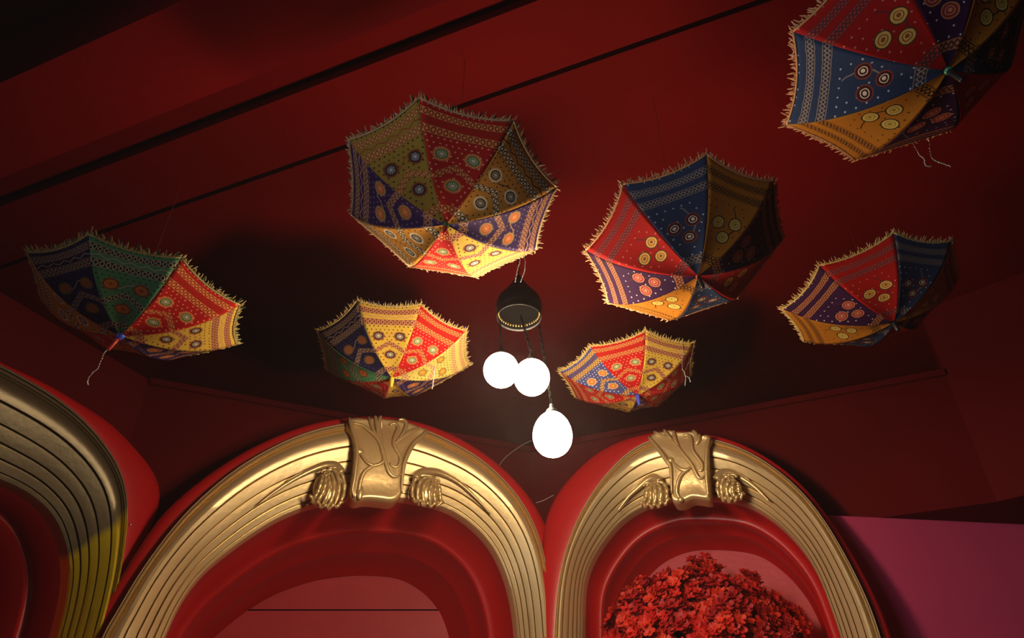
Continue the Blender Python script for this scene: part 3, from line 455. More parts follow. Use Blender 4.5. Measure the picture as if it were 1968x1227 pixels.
# ------------------------------------------------------------------ the room
H = 3.25
LEDGE = 2.95
D225 = R_(-22.5)
ed = Vector((math.cos(D225), math.sin(D225), 0)); en = Vector((-math.sin(D225), math.cos(D225), 0))
def strip(bm, w0, w1, z0, z1, u0=-4.6, u1=4.6):
    c = [ed*u0+en*w0, ed*u1+en*w0, ed*u1+en*w1, ed*u0+en*w1]
    prism(bm, [(p.x, p.y) for p in c], z0, z1)
bm = bmesh.new()
strip(bm, -4.6, 0.88, H, H+.08)
strip(bm, 0.88, 1.045, H, H+.08)
strip(bm, 1.06, 1.285, H-.03, H+.08)
strip(bm, 1.322, 6.0, H, H+.08)
structure('ceiling', bm, M['ceiling'])
bm = bmesh.new(); strip(bm, -4.6, 6.0, H+.09, H+.14); structure('trim_1', bm, M['gap'])
bm = bmesh.new(); strip(bm, 0.61, 0.765, H-.26, H+.01); strip(bm, 0.765, 0.862, H-.235, H+.01)
structure('trim_2', bm, M['beam'])
bm = bmesh.new(); box(bm, (-3.4, -3.6, -.08), (3.8, 5.2, 0)); structure('floor', bm, M['floor'])

class Plane:
    def __init__(s, a):
        s.p0 = Vector(a['p0']); t = R_(a['deg'])
        s.t = Vector((math.cos(t), math.sin(t), 0)); s.n = Vector((math.sin(t), -math.cos(t), 0))
    def at(s, X, z, d=0.0):
        p = s.p0 + s.t*X + s.n*d
        return Vector((p.x, p.y, z))

def wall_with_arch(name, a, X0, X1, mat, off=-0.21, thick=0.05):
    pl = Plane(a); hole = offset(a['inner'], 0.03)
    bm = bmesh.new()
    n = len(hole); k0 = max(range(n), key=lambda i: hole[i][1]); zt = hole[k0][1]
    def quads(d):
        def v(x, z): return bm.verts.new(pl.at(x, z, d))
        for i in range(n-1):
            (xa, za), (xb, zb) = hole[i], hole[i+1]
            e = X0 if i < k0 else X1
            bm.faces.new((v(e, za), v(xa, za), v(xb, zb), v(e, zb)))
        bm.faces.new((v(X0, zt), v(X1, zt), v(X1, LEDGE), v(X0, LEDGE)))
    quads(off); quads(off-thick)
    bmesh.ops.remove_doubles(bm, verts=bm.verts, dist=1e-4)
    return structure(name, bm, mat)

def offset(C, d):
    """offset a plane polyline (left foot -> apex -> right foot) outwards by d"""
    n = len(C); out = []
    for i in range(n):
        a = Vector(C[max(i-1, 0)]); b = Vector(C[min(i+1, n-1)])
        t = (b-a)
        if t.length < 1e-9: t = Vector((0, 1))
        t.normalize()
        out.append((C[i][0]-t.y*d, C[i][1]+t.x*d))
    return out

# corner positions of the room
pl1, pl2, pl3 = Plane(A1), Plane(A2), Plane(A3)
def meet(p, q, off):
    """tangent coordinates where the two wall lines cross"""
    a = p.p0+p.n*off; b = q.p0+q.n*off
    det = p.t.x*(-q.t.y)+q.t.x*p.t.y
    r = b-a
    return ((r.x*(-q.t.y)+q.t.x*r.y)/det, (p.t.x*r.y-p.t.y*r.x)/det)
x12 = meet(pl1, pl2, -.21); x23 = meet(pl2, pl3, -.21)
wall_with_arch('wall_left', A1, -1.35, x12[0], M['wall'])
wall_with_arch('wall_back', A2, x12[1], x23[0], M['wall'])
X3 = 1.22
wall_with_arch('wall_right', A3, x23[1], X3, M['wall'])
# cornice ledges along the two back walls
for nm, pl, xa, xb in (('trim_3', pl2, x12[1], x23[0]), ('trim_4', pl3, x23[1], 1.68)):
    bm = bmesh.new()
    q = [pl.at(xa, 0, -.27), pl.at(xb, 0, -.27), pl.at(xb, 0, -.195), pl.at(xa, 0, -.195)]
    prism(bm, [(p.x, p.y) for p in q], LEDGE-.022, LEDGE+.004)
    structure(nm, bm, M['wall'])
c3 = pl3.at(X3, 0, -.21); cu = pl3.at(1.68, 0, -.21)
# bulkhead above the plum wall, turning the corner; its soffit; the plum wall below
bm = bmesh.new()
prism(bm, [(c3.x, c3.y), (cu.x, cu.y), (cu.x+.02, cu.y+.05), (c3.x, c3.y+.05)], 2.4, LEDGE)
prism(bm, [(cu.x, cu.y), (3.02, 1.45), (3.02, 1.52), (cu.x+.02, cu.y+.05)], 2.4, H)
structure('wall_bulkhead', bm, M['wall'])
bm = bmesh.new()
prism(bm, [(c3.x-.02, c3.y+.05), (cu.x+.02, cu.y+.05), (3.02, 1.52), (3.02, 3.0), (c3.x-.02, c3.y+.12)], 2.4, 2.46)
structure('trim_5', bm, M['wall'])
bm = bmesh.new()
prism(bm, [(c3.x-.17, c3.y-.055), (3.05, 2.87), (3.05, 2.96), (c3.x-.17, c3.y-.02)], 0, 2.4)
structure('wall_far_right', bm, M['wall_plum'])
bm = bmesh.new(); box(bm, (3.02, -3.2, 0), (3.08, 2.96, H)); structure('wall_side_right', bm, M['wall'])
bm = bmesh.new(); box(bm, (-3.35, 5.0, 0), (3.75, 5.08, H)); box(bm, (3.02, 2.9, 0), (3.75, 2.96, H)); box(bm, (3.69, 2.9, 0), (3.75, 5.0, H)); structure('wall_loft_back', bm, M['wall'])
bm = bmesh.new(); box(bm, (-3.35, pl1.at(-1.35, 0, -.21).y, 0), (-3.29, 5.0, H)); box(bm, (-3.35, pl1.at(-1.35, 0, -.21).y-.06, 0), (pl1.at(-1.35, 0, -.21).x, pl1.at(-1.35, 0, -.21).y, H)); structure('wall_loft_left', bm, M['wall'])
# left side wall with its window opening, front wall with its window opening
pa = pl1.at(-1.35, 0, -.21)
bm = bmesh.new()
xl = pa.x
box(bm, (xl-.08, -3.2, 0), (xl, pa.y+.02, 0.95)); box(bm, (xl-.08, -3.2, 2.45), (xl, pa.y+.02, H))
box(bm, (xl-.08, -3.2, .95), (xl, -1.2, 2.45)); box(bm, (xl-.08, 0.1, .95), (xl, pa.y+.02, 2.45))
structure('wall_side_left', bm, M['wall'])
bm = bmesh.new()
box(bm, (xl, -3.2, 0), (0.05, -3.12, H)); box(bm, (1.75, -3.2, 0), (3.02, -3.12, H))
box(bm, (.05, -3.2, 0), (1.75, -3.12, .9)); box(bm, (.05, -3.2, 2.5), (1.75, -3.12, H))
structure('wall_front', bm, M['wall'])
def window(nm, lo, hi, axis):
    bm = bmesh.new(); t = .04
    for k in range(4):
        a = list(lo); b = list(hi)
        o = 1 if axis == 'x' else 0
        if k == 0: b[o] = a[o]+t
        elif k == 1: a[o] = b[o]-t
        elif k == 2: b[2] = a[2]+t
        else: a[2] = b[2]-t
        box(bm, a, b)
    a = list(lo); b = list(hi); o = 1 if axis == 'x' else 0; m = (a[o]+b[o])/2; a[o] = m-.02; b[o] = m+.02; box(bm, a, b)
    structure(nm, bm, M['wood'])
window('window_1', (xl-.07, -1.2, .95), (xl-.02, .1, 2.45), 'x')
window('window_2', (.05, -3.19, .9), (1.75, -3.14, 2.5), 'y')

# ------------------------------------------------------------------ arched alcoves
PROFILE = [(0,-.03,0),(0,.008,0),(.012,.012,0),(.035,.012,0),(.040,.006,1),(.050,.006,1),(.055,.013,0),(.085,.014,0),(.090,.007,1),(.102,.007,1),(.108,.000,0),
           (.15,.008,0),(.21,.014,0),(.28,.014,0),(.345,.006,0),(.352,-.006,1),(.366,-.006,1),(.374,.003,0),(.45,-.006,0),(.53,-.017,0),(.537,-.026,1),(.552,-.027,1),
           (.560,-.019,0),(.62,-.026,0),(.68,-.035,0),(.688,-.044,1),(.704,-.045,1),(.712,-.037,0),(.76,-.043,0),(.81,-.050,0),(.818,-.059,1),(.834,-.060,1),
           (.842,-.053,0),(.88,-.058,0),(.925,-.064,0),(.930,-.070,1),(.942,-.071,1),(.948,-.066,0),(.985,-.071,0),(1.0,-.080,0),(1.0,-.115,0)]

def loft(bm, rows, mats=None):
    V = [[bm.verts.new(p) for p in r] for r in rows]
    for i in range(len(V)-1):
        for k in range(len(V[0])-1):
            f = bm.faces.new((V[i][k], V[i+1][k], V[i+1][k+1], V[i][k+1]))
            if mats: f.material_index = mats[i]

def build_alcove(a, label, depth, back_y=None, seam=None, gold='gold', deep='gold_deep'):
    pl = Plane(a)
    root = empty('arched_alcove', pl.at(a['xk'], 0, 0))
    tag(root, label, 'alcove', 'arched alcoves')
    O, I, S_ = a['outer'], a['inner'], a['rim']
    n = len(O)
    # gilded moulding
    rows = []; mats = []
    for s, d, g in PROFILE:
        rows.append([pl.at(O[k][0]*(1-s)+I[k][0]*s, O[k][1]*(1-s)+I[k][1]*s, d) for k in range(n)]); mats.append(g)
    mats = [max(mats[i], mats[i+1]) for i in range(len(mats)-1)]
    bm = bmesh.new(); loft(bm, rows, mats)
    o = obj('gilded_moulding', bm, [M[gold], M[deep]], root)
    o.data.set_sharp_from_angle(angle=R_(32))
    # red surround: flange between the moulding and the silhouette, rounded over to the wall
    rows = []
    for w, d in ((-.04,-.03),(0,-.028),(.25,-.022),(.6,-.022),(.85,-.030),(.96,-.044),(1.0,-.065),(1.0,-.10),(.97,-.14),(.95,-.225)):
        rows.append([pl.at(O[k][0]*(1-w)+S_[k][0]*w, O[k][1]*(1-w)+S_[k][1]*w, d) for k in range(n)])
    bm = bmesh.new(); loft(bm, rows)
    obj('red_surround', bm, M['red'], root)
    # niche lining with two stepped edges
    def back_d(p):
        if back_y is None: return -depth
        return (back_y - p.y)/pl.n.y
    rows = []
    for fr, of in ((0.0,0),(0.33,0.006),(0.334,-.016),(0.348,-.026),(0.36,-.026),(0.62,-.026),(0.626,-.033),(0.636,-.034),(0.985,-.036),(0.99,-.042),(1.0,-.044)):
        C = offset(I, of); row = []
        for k in range(n):
            p = pl.at(C[k][0], C[k][1], 0); bd = back_d(p)
            row.append(pl.at(C[k][0], C[k][1], -.105*(1-fr) + bd*fr))
        rows.append(row)
    bm = bmesh.new(); loft(bm, rows)
    o = obj('niche_lining', bm, M['red'], root)
    # back panel(s)
    C = offset(I, -.038)
    def back(name, poly, dd=0.0):
        bm = bmesh.new()
        vs = [bm.verts.new(pl.at(x, z, back_d(pl.at(x, z, 0))-.004+dd)) for x, z in poly]
        f = bm.faces.new(vs); bmesh.ops.triangulate(bm, faces=[f])
        obj(name, bm, M['panel_red'], root, smooth=False)
    if seam is None: back('back_panel', C)
    else:
        upper = [p for p in C if p[1] > seam+.004]; lower = [p for p in C if p[1] < seam-.004]
        xl_, xr_ = upper[0][0], upper[-1][0]
        back('back_panel', [(xl_, seam+.004)]+upper+[(xr_, seam+.004)])
        L = [p for p in C[:n//2] if p[1] < seam-.004]; Rr = [p for p in C[n//2:] if p[1] < seam-.004]
        back('back_panel', L+[(xl_, seam-.004), (xr_, seam-.004)]+Rr, .006)
    # keystone plaque
    if 'key' in a:
        K = a['key']
        P = [Vector((x, z, 0)) for x, z in K['outline']]
        P = [Vector((p.x, p.y)) for p in catmull(P+[P[0]], 90)[:-1]]
        c = sum(P, Vector((0, 0)))/len(P)
        zs = [p.y for p in P]; zt, zb = max(zs), min(zs)
        def front(q, base):
            u = (q.y-zb)/(zt-zb)
            return base + .014*math.sin(u*PI)*0.6 - .02*(1-u)
        bm = bmesh.new(); rows = []
        for sc, d in ((1.0,-.03),(1.0,.028),(.985,.038),(.95,.045),(.90,.046),(.86,.043),(.6,.046),(.3,.048),(.02,.048)):
            ring = []
            for p in P:
                q = c+(p-c)*sc; ring.append(pl.at(q.x, q.y, front(q, d)))
            rows.append(ring+[ring[0]])
        V = [[bm.verts.new(p) for p in r[:-1]] for r in rows]; m = len(P)
        for i in range(len(V)-1):
            for k in range(m): bm.faces.new((V[i][k], V[i][(k+1) % m], V[i+1][(k+1) % m], V[i+1][k]))
        bm.faces.new(V[-1])
        plaque_o = obj('keystone_plaque', bm, M['gold_plaque'], root)
        bm = bmesh.new()
        for j, vn in enumerate(K['vines']):
            pts = catmull([Vector((x, z, 0)) for x, z in vn], 26)
            W = [pl.at(p.x, p.y, front(p, .053)) for p in pts]
            r0 = .0068 if j not in (len(K['vines'])-1, len(K['vines'])-2) else .0078
            tube(bm, W, [r0*(.45+.75*math.sin(PI*min(1, .12+i/25*.88))) for i in range(26)], 8)
        obj('vine_relief', bm, M['gold_plaque'], plaque_o)
        for x, z, rx, rz in K['buds']:
            bm = bmesh.new(); q = Vector((x, z))
            blob(bm, pl.at(x, z, front(q, .050)), (pl.t*rx, pl.n*.010, Vector((0, 0, rz))), 14, 10)
            obj('leaf_bud', bm, M['gold_plaque'], plaque_o)
    for lf in a.get('leaves', []):
        bm = bmesh.new()
        allp = [p for r in lf['ridges'] for p in r]
        mxx = sum(p[0] for p in allp)/len(allp); mz = sum(p[1] for p in allp)/len(allp)
        hx = (max(p[0] for p in allp)-min(p[0] for p in allp))/2; hz = (max(p[1] for p in allp)-min(p[1] for p in allp))/2
        blob(bm, pl.at(mxx, mz, -.012), (pl.t*hx*.98, pl.n*.04, Vector((0, 0, hz*.95))), 18, 12)
        for j, r in enumerate(lf['ridges']):
            pts = catmull([Vector((x, z, 0)) for x, z in r], 18)
            W = [pl.at(p.x, p.y, -.012+.042*math.sqrt(max(0, 1-min(1, ((p.x-mxx)/hx/1.25)**2+((p.y-mz)/hz/1.3)**2)))) for p in pts]
            tube(bm, W, [.0075*(.5+.6*math.sin(PI*(.1+.8*i/17))) + .0016*math.sin(i*1.9) for i in range(18)], 8)
        ruf = []
        for j in range(41):      # ruffled lip along the lower edge of the shell
            u = j/40.0
            x = mxx-hx*1.12+2*hx*1.12*u; z = mz-hz*(.60+.42*math.sin(PI*u))+.005*math.sin(u*PI*9)
            ruf.append(pl.at(x, z, .006+.016*math.sin(PI*u)+.006*math.sin(u*PI*9+1)))
        tube(bm, ruf, [.0065+.0022*math.sin(j*1.4) for j in range(41)], 8)
        sgn = 1 if lf['tail'][-1][0] < mxx else -1     # small volute where the shell meets its tail
        vol = []
        for j in range(36):
            t = j/35.0*2.6*PI; r = .017*(1-j/42.0)
            vol.append(pl.at(mxx-sgn*hx*.35+r*math.cos(t)*-sgn, mz+hz*.55+r*math.sin(t), .026+.004*j/35))
        tube(bm, vol, [.0055*(1-j/60.0) for j in range(36)], 8)
        lo = obj('scroll_leaf', bm, M['gold_plaque'], root)
        bm = bmesh.new()
        pts = catmull([Vector((x, z, 0)) for x, z in lf['tail']], 40)
        tube(bm, [pl.at(p.x, p.y, .010-.026*(i/39)) for i, p in enumerate(pts)], [.016*(1-(i/39)**1.3)+.002 for i in range(40)], 10)
        pts2 = [p+Vector((0, .012, 0)) for p in pts[:30]]
        tube(bm, [pl.at(p.x, p.y, .012-.026*(i/39)) for i, p in enumerate(pts2)], [.007*(1-(i/29)**1.3)+.001 for i in range(30)], 8)
        obj('leaf_tail', bm, M['gold_plaque'], lo)
    return root, pl

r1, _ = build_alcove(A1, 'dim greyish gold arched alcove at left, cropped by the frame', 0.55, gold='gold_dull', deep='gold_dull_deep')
r2, _ = build_alcove(A2, 'large gold arched alcove with an empty red niche and leafy keystone plaque', 0.8, back_y=3.64, seam=2.345)
r3, _ = build_alcove(A3, 'gold arched alcove holding the bush of red flowers', 0.56)

# small screw on the left alcove's red flange
bm = bmesh.new()
lathe(bm, [(0, .004), (.003, .003), (.004, 0), (.002, -.002), (.002, -.02)], pl1.at(.155, 2.30, -.02), 10, pl1.n)
tag(obj('screw', bm, M['silver']), 'tiny screw in the red flange right of the dim left alcove', 'screw')

# ------------------------------------------------------------------ umbrellas
def build_umbrella(u, fam, scheme, label, fringe, tassel, finials, seed, strings=(), fin_dir=None, group='hanging embroidered umbrellas'):
    rnd = random.Random(seed)
    ap = Vector(u['apex']); ax = Vector(u['axis']); tips = [Vector(t) for t in u['tips']]
    Rr = sum(((t-ap)-ax*(t-ap).dot(ax)).length for t in tips)/8
    root = empty('embroidered_umbrella', ap)
    tag(root, label, 'umbrella', group)
    al = R_(54)
    def rib(t, k):
        rel = tips[k % 8]-ap; h = rel.dot(ax); rad = rel-ax*h
        return ap + rad*(math.sin(al*t)/math.sin(al)) + ax*h*((1-math.cos(al*t))/(1-math.cos(al)))
    NT, NS = 22, 14
    edges = []
    for k in range(8):
        bm = bmesh.new(); uvl = bm.loops.layers.uv.new('UVMap'); rows = []; edge = []
        for i in range(NT+1):
            row = []
            for j in range(NS+1):
                s = j/NS*2-1; w = 1-s*s
                t = i/NT*(1-.055*w*(i/NT)**3)
                t = max(t, .012)
                a = rib(t, k); b = rib(t, k+1)
                p = a.lerp(b, (s+1)/2)
                p = p + ax*(.012*w*t*(1-t)*2)        # cloth sags inwards between the ribs
                if i == NT: edge.append(p.copy())
                row.append((bm.verts.new(p), (0.5+s*.385*i/NT, i/NT)))
            rows.append(row)
        for i in range(NT):
            for j in range(NS):
                q = (rows[i][j], rows[i+1][j], rows[i+1][j+1], rows[i][j+1])
                f = bm.faces.new([x[0] for x in q])
                for l, x in zip(f.loops, q): l[uvl].uv = x[1]
        o = obj('canopy_panel', bm, FAB[(fam, scheme[k])], root)
        sm = o.modifiers.new('cloth_thickness', 'SOLIDIFY'); sm.thickness = 0.0012; sm.offset = 1
        o['label'] = WORD[scheme[k]] + ' embroidered panel'
        edges.append(edge)
    # braid round the rim with short thread tufts, and longer coloured tassels
    bm = bmesh.new()
    for k in range(8):
        e = edges[k]
        tube(bm, e, .0025, 6)
        L = sum((e[i+1]-e[i]).length for i in range(NS))
        nt = max(8, int(L/.0042))
        for q in range(nt):
            u_ = (q+.5+rnd.uniform(-.3, .3))/nt*NS; i = min(int(u_), NS-1)
            p = e[i].lerp(e[i+1], u_-i)
            out = (p-ap); out = (out-ax*out.dot(ax)).normalized()*.72+ax*.5
            side = (e[i+1]-e[i]).normalized()
            d = (out+side*rnd.uniform(-.5, .5)+Vector((rnd.uniform(-.2, .2), rnd.uniform(-.2, .2), rnd.uniform(-.2, .2)))).normalized()
            ln = rnd.uniform(.007, .013) if q % 4 else rnd.uniform(.014, .021)
            tube(bm, [p, p+d*ln*.5, p+d*ln+side*rnd.uniform(-.003, .003)], [.0016, .0021, .0007], 4)
        for q in range(7):
            u_ = (q+.5+rnd.uniform(-.2, .2))/7*NS; i = min(int(u_), NS-1)
            p = e[i].lerp(e[i+1], u_-i)
            out = (p-ap); out = (out-ax*out.dot(ax)).normalized()*.7+ax*.6
            d = (out+Vector((rnd.uniform(-.25, .25), rnd.uniform(-.25, .25), rnd.uniform(-.1, .3)))).normalized()
            ln = rnd.uniform(.013, .021)
            bt = bmesh.new(); tube(bt, [p, p+d*ln*.4, p+d*ln], [.0009, .0022, .0010], 5)
            obj('tassel', bt, M[tassel], root)
    obj('fringe', bm, M[fringe], root)['kind'] = 'stuff'
    # finial at the tip
    fd = (Vector(fin_dir)-ap).normalized() if fin_dir else -ax
    h = 0.0
    for (col, r0, r1, ln) in finials:
        bm = bmesh.new()
        lathe(bm, [(0, h), (r0, h), (r0*.98, h+ln*.3), (r1, h+ln*.95), (r1*.8, h+ln), (0, h+ln)], ap-fd*.004, 14, fd)
        o = obj('finial', bm, paint('finial_'+str(col), col, 0.35, .1, bump=0), root); h += ln*.97
    # shaft inside the bowl and the cord that ties it to the ceiling
    bm = bmesh.new(); top = ap+ax*.20
    tube(bm, [ap+ax*.002, top], .0045, 10)
    obj('shaft', bm, M['wood'], root)
    bm = bmesh.new(); tube(bm, [top, Vector((top.x, top.y, H))], .0006, 5)
    obj('hanging_cord', bm, M['cord'], root)
    for st in strings:
        st = [Vector(q) for q in st]
        if not fin_dir:
            near = min((q for e in edges for q in e), key=lambda q: (q-st[0]).length)
            if (near-st[0]).length < .11: st = [near] + st
        bm = bmesh.new(); pts = catmull(st, 60)
        for i, p in enumerate(pts):
            q = p+Vector((rnd.uniform(-.0008, .0008), rnd.uniform(-.0008, .0008), 0))
            if i % 2 == 0: blob(bm, q, (Vector((.0017, 0, 0)), Vector((0, .0017, 0)), Vector((0, 0, .0019))), 6, 4)
        tube(bm, pts, .0006, 4)
        obj('beaded_string', bm, M['silver'], root)
    return root

BLUE, REDF, YEL, BLK, GRN = (.06,.08,.55), (.55,.04,.03), (.75,.62,.06), (.012,.011,.012), (.03,.20,.09)
build_umbrella(U2, 'a', ['red','ochre','purple','yellow','red','ochre','purple','olive'],
   'large umbrella nearest above the lamp, its top panel red with green medallions', 'fringe_beige', 'tassel_green', [(GRN,.007,.004,.016),(REDF,.006,.004,.02)], 2, STR_U2)
build_umbrella(U3, 'b', ['ochre','plum','red','blue','ochre','plum','red','blue'],
   'mid-sized umbrella up right of the lamp, blue and ochre panels meeting at its top', 'fringe_orange', 'tassel_pink', [(REDF,.006,.006,.008),(BLK,.005,.0045,.04)], 3)
build_umbrella(U8, 'b', ['red','plum','ochre','blue','red','plum','ochre','blue'],
   'dim umbrella in the upper right corner, cut by the frame, blue panel facing left', 'fringe_orange', 'tassel_pink', [(GRN,.008,.007,.01),(BLK,.0055,.005,.042)], 8, STR_U8)
build_umbrella(U4, 'b', ['blue','ochre','plum','red','blue','ochre','plum','red'],
   'dim tilted umbrella at far right with a red panel over plum and ochre ones', 'fringe_yellow', 'tassel_pink', [(BLK,.007,.006,.035)], 4)
build_umbrella(U5, 'a', ['green','red','yellow','purple','ochre','red','ochre','navy'],
   'leftmost umbrella with a green panel between navy and red ones', 'fringe_olive', 'tassel_green', [(BLUE,.011,.006,.016),(REDF,.005,.0045,.035)], 5, STR_U5, fin_dir=FIN_U5)
build_umbrella(U6, 'a', ['yellow','red','pale','purple','yellow','red','green','navy'],
   'small umbrella just left of the lit globes, with a yellow finial', 'fringe_yellow', 'tassel_blue', [(YEL,.008,.005,.042)], 6, STR_U6)
build_umbrella(U7, 'a', ['yellow','red','red','purple','yellow','red','blue','red'],
   'small umbrella just right of the lit globes, with a long blue finial', 'fringe_yellow', 'tassel_green', [(BLUE,.008,.005,.046)], 7, STR_U7)

# ------------------------------------------------------------------ pendant lamp with three lit globes
def pendant_lamp():
    c = Vector((0.02, 1.7244, 2.6023))
    root = empty('pendant_lamp', (c.x, c.y, H))
    tag(root, 'lit pendant lamp of three glowing globes under a dark bronze dome', 'lamp')
    bm = bmesh.new()
    k = .0668
    lathe(bm, [(k*.92,.010),(k*.94,.0),(k*.955,.001),(k*.97,.012),(k*.92,.016),(k*.97,.022),(k*1.0,.034),(k*.98,.050),(k*.92,.066),(k*.80,.078),(k*.66,.084),
               (k*.60,.090),(k*.58,.098),(k*.48,.108),(k*.34,.124),(k*.22,.138),(k*.13,.148),(k*.10,.156),(0,.160)], c, 40)
    dome = obj('dome', bm, M['bronze'], root)
    bm = bmesh.new(); lathe(bm, [(0, .034), (k*.5, .032), (k*.84, .026), (k*.93, .006)], c, 32)
    obj('dome_shade_plate', bm, M['shade_black'], dome)  # black sheet painted as the shade inside the hollow dome
    bm = bmesh.new()
    for i in range(44):          # pierced fretwork studs round the lower band
        t = 2*PI*i/44
        d = Vector((math.cos(t), math.sin(t), 0))
        blob(bm, c+d*k*.875+Vector((0, 0, .017)), (d*.0022, d.cross(Vector((0, 0, 1)))*.0026, Vector((0, 0, .0052))), 6, 5)
    obj('fretwork', bm, M['gold_deep'], dome)
    bm = bmesh.new()
    top = c+Vector((0, 0, .158)); n = int((H-top.z)/.014)
    for i in range(n):
        p = top+Vector((0, 0, .014*i+.007))
        a = Vector((1, 0, 0)) if i % 2 else Vector((0, 1, 0))
        tube(bm, [p+a*.0035*math.cos(q)+Vector((0, 0, .0095*math.sin(q))) for q in [2*PI*j/10 for j in range(11)]], .0012, 5, False)
    lathe(bm, [(0, 0), (.03, 0), (.03, -.006), (.012, -.016), (0, -.018)], (top.x, top.y, H), 20)
    obj('hanging_chain', bm, M['bronze'], root)
    for (gx, gy, gz), rx, rz, hook in (((-0.0299, 1.7544, 2.4456), 0.0484, 0.0502, (-0.035, 1.7444)), ((0.0532, 1.7244, 2.4031), 0.048, 0.0517, (0.025, 1.7144)), ((0.1054, 1.7594, 2.2511), 0.051, 0.0633, (0.078, 1.7544))):
        top = gz+rz
        bm = bmesh.new()
        a = Vector((hook[0], hook[1], c.z)); b = Vector((gx, gy, top+.028))
        L = (b-a).length; n = max(3, int(L/.011))
        dr = (b-a).normalized(); s1 = dr.orthogonal().normalized(); s2 = dr.cross(s1)
        for i in range(n):
            p = a+dr*(L*(i+.5)/n); s = s1 if i % 2 else s2
            tube(bm, [p+s*.003*math.cos(q)+dr*.0075*math.sin(q) for q in [2*PI*j/10 for j in range(11)]], .0017, 5, False)
        obj('globe_chain', bm, M['shade_black'], root)
        bm = bmesh.new()
        pr = []
        for i in range(25):
            th = PI*(.06+.94*i/24)
            r = rx*math.sin(th)
            if rz > .06: r *= (1-.10*math.cos(th))
            pr.append((r if i < 24 else 0, rz*math.cos(th)))
        lathe(bm, pr, (gx, gy, gz), 36)
        bmesh.ops.recalc_face_normals(bm, faces=bm.faces)
        bm.faces.ensure_lookup_table()
        if bm.faces[0].normal.dot(bm.faces[0].calc_center_median()-Vector((gx, gy, gz))) < 0: bmesh.ops.reverse_faces(bm, faces=bm.faces)
        g = obj('glass_globe', bm, M['globe'], root)
        bm = bmesh.new()
        lathe(bm, [(.017, -.006), (.018, 0), (.014, .008), (.007, .014), (.005, .026), (0, .029)], (gx, gy, gz+rz*.985), 20)
        obj('globe_cap', bm, M['bronze'], g)
    return root
pendant_lamp()

# ------------------------------------------------------------------ bush of red flowers in the right alcove
def flower_mat(name, col):
    return paint(name, col, 0.6, 0.2, 25, bump=0)
FM = [flower_mat('petal_red', (.72,.016,.008)), flower_mat('petal_scarlet', (.80,.040,.012)), flower_mat('petal_crimson', (.52,.010,.010))]
LEAF = paint('dark_leaf', (.02,.035,.012), .6)
def floret(bm, c, nrm, r, rnd):
    a = nrm.orthogonal().normalized(); b = nrm.cross(a); ph = rnd.uniform(0, 6.3)
    n = 5
    for k in range(n):
        t = ph+2*PI*k/n
        d = a*math.cos(t)+b*math.sin(t); s = nrm.cross(d)
        tip = rnd.uniform(.15, .55)
        P = [c, c+d*r*.45+s*r*.36+nrm*r*.1, c+d*r*.9+s*r*.30+nrm*r*tip, c+d*r*1.05+nrm*r*(tip+.12), c+d*r*.9-s*r*.30+nrm*r*tip, c+d*r*.45-s*r*.36+nrm*r*.1]
        vs = [bm.verts.new(p) for p in P]
        m = bm.verts.new(c+d*r*.6+nrm*r*.02)
        for i in range(6): bm.faces.new((vs[i], vs[(i+1) % 6], m))
    blob(bm, c+nrm*r*.08, (a*r*.14, b*r*.14, nrm*r*.14), 6, 4)
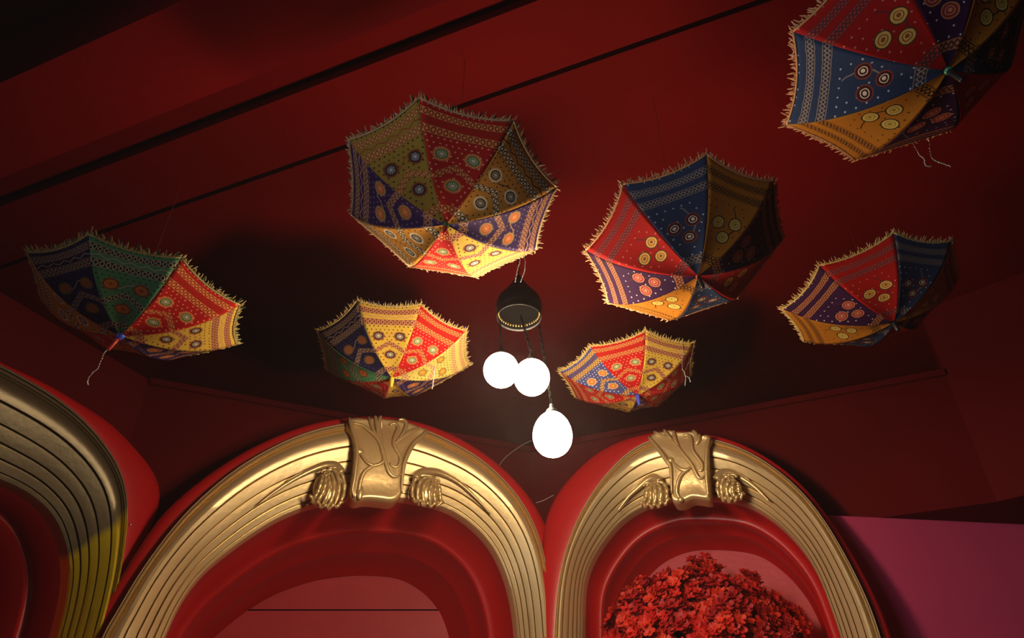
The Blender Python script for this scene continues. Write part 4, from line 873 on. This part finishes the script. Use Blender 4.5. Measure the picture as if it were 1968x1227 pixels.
def flower_bush():
    rnd = random.Random(11)
    c = Vector((.715, 3.00, 2.02)); Rb = .335
    root = empty('flower_bush', (c.x, c.y, 1.60))
    tag(root, 'round bush of bright red flowers inside the right gold alcove', 'flowers')
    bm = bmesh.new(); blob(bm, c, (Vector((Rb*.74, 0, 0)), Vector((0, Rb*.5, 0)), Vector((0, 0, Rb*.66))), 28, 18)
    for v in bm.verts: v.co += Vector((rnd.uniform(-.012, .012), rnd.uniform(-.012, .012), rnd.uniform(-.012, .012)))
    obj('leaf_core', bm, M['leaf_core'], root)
    bm = bmesh.new()
    tube(bm, [Vector((c.x, c.y, 1.6)), Vector((c.x, c.y, c.z-.2))], .035, 12); obj('stem', bm, LEAF, root)
    bm = bmesh.new(); lathe(bm, [(0, 0), (.10, 0), (.14, .30), (.15, .32), (.13, .32), (.12, .28), (0, .28)], (c.x, c.y, 1.4), 28)
    obj('pot', bm, M['floor'], root)
    spots = []
    tries = 0
    while len(spots) < 620 and tries < 60000:
        tries += 1
        d = Vector((rnd.gauss(0, 1), rnd.gauss(0, 1), rnd.gauss(0, 1))).normalized()
        if d.y > .25: continue
        rr = rnd.uniform(.80, 1.04)
        lump = 1+.07*math.sin(d.x*9+1)*math.sin(d.z*8)+.05*math.sin(d.x*17)
        p = c+Vector((d.x*Rb*1.12, d.y*Rb*.72, d.z*Rb*.86))*rr*lump
        if any((p-q[0]).length < .027 for q in spots): continue
        spots.append((p, d))
    spots.sort(key=lambda q: q[0].y*0.8 - abs(q[0].z-2.25)*-.1 + abs(q[0].z-2.28))
    protos = []
    for v in range(6):
        bm = bmesh.new()
        for q in range(5):
            o = Vector((rnd.uniform(-.016, .016), rnd.uniform(-.016, .016), rnd.uniform(-.006, .008)))
            floret(bm, o, (Vector((o.x*30, o.y*30, 1))).normalized(), rnd.uniform(.014, .022), rnd)
        protos.append(bm)
    metas = []
    for v, bm in enumerate(protos):
        me = bpy.data.meshes.new('blossom'); bm.normal_update(); bm.to_mesh(me); me.materials.append(FM[v % 3]); metas.append(me)
    for i, (p, d) in enumerate(spots[:100]):
        o = bpy.data.objects.new('blossom', metas[rnd.randrange(6)]); COL.objects.link(o)
        o.parent = root; o.matrix_parent_inverse = Matrix.Translation(-root.location)
        o.location = p; o.rotation_euler = (d+Vector((rnd.uniform(-.4, .4), rnd.uniform(-.4, .4), rnd.uniform(-.2, .4)))).to_track_quat('Z', 'Y').to_euler()
        s = rnd.uniform(1.0, 1.45); o.scale = (s, s, s)
    bm = bmesh.new()
    for i, (p, d) in enumerate(spots[100:]):
        tmp = metas[rnd.randrange(6)]
        q = (d+Vector((rnd.uniform(-.4, .4), rnd.uniform(-.4, .4), rnd.uniform(-.2, .4)))).to_track_quat('Z', 'Y').to_matrix().to_4x4()
        mt = Matrix.Translation(p) @ q @ Matrix.Scale(rnd.uniform(1.0, 1.45), 4)
        b2 = bmesh.new(); b2.from_mesh(tmp); bmesh.ops.transform(b2, matrix=mt, verts=b2.verts)
        idx = rnd.randrange(3)
        vm = {v: bm.verts.new(v.co) for v in b2.verts}
        for f in b2.faces:
            nf = bm.faces.new([vm[v] for v in f.verts]); nf.material_index = idx
        b2.free()
    o = obj('blossoms', bm, FM, root); o['kind'] = 'stuff'
    return root
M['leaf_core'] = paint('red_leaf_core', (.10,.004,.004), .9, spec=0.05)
flower_bush()

# ------------------------------------------------------------------ loose cables above the arches
def cable(pts, r, label, mat):
    bm = bmesh.new(); tube(bm, catmull(pts, 40), r, 6)
    return tag(obj('cable', bm, mat), label, 'cable', None)
cable([(-1.2819,2.72,2.47),(-1.3061,2.72,2.5545),(-1.3127,2.72,2.6091),(-1.2921,2.72,2.6313),(-1.2417,2.72,2.6091),(-1.2105,2.72,2.5654)], .0026, 'thin looped grey cable behind the gap between left and middle alcoves', M['wire'])
cable([(-1.3131,2.70,2.6456),(-1.1979,2.74,2.6366),(-1.1118,2.78,2.6188),(-1.0,2.83,2.60)], .003, 'dark cable running along the wall above the looped cable', M['black'])
cable([(-.0849,3.02,2.70),(-.0418,3.02,2.80),(.0355,3.02,2.87),(.0889,3.02,2.90)], .0018, 'thin wire on the wall left of the lowest lit globe', M['wire'])
cable([(.0968,2.9,2.5538),(.1287,2.9,2.5649),(.1695,2.9,2.5874)], .0016, 'short wire in the notch between the two right alcoves', M['wire'])
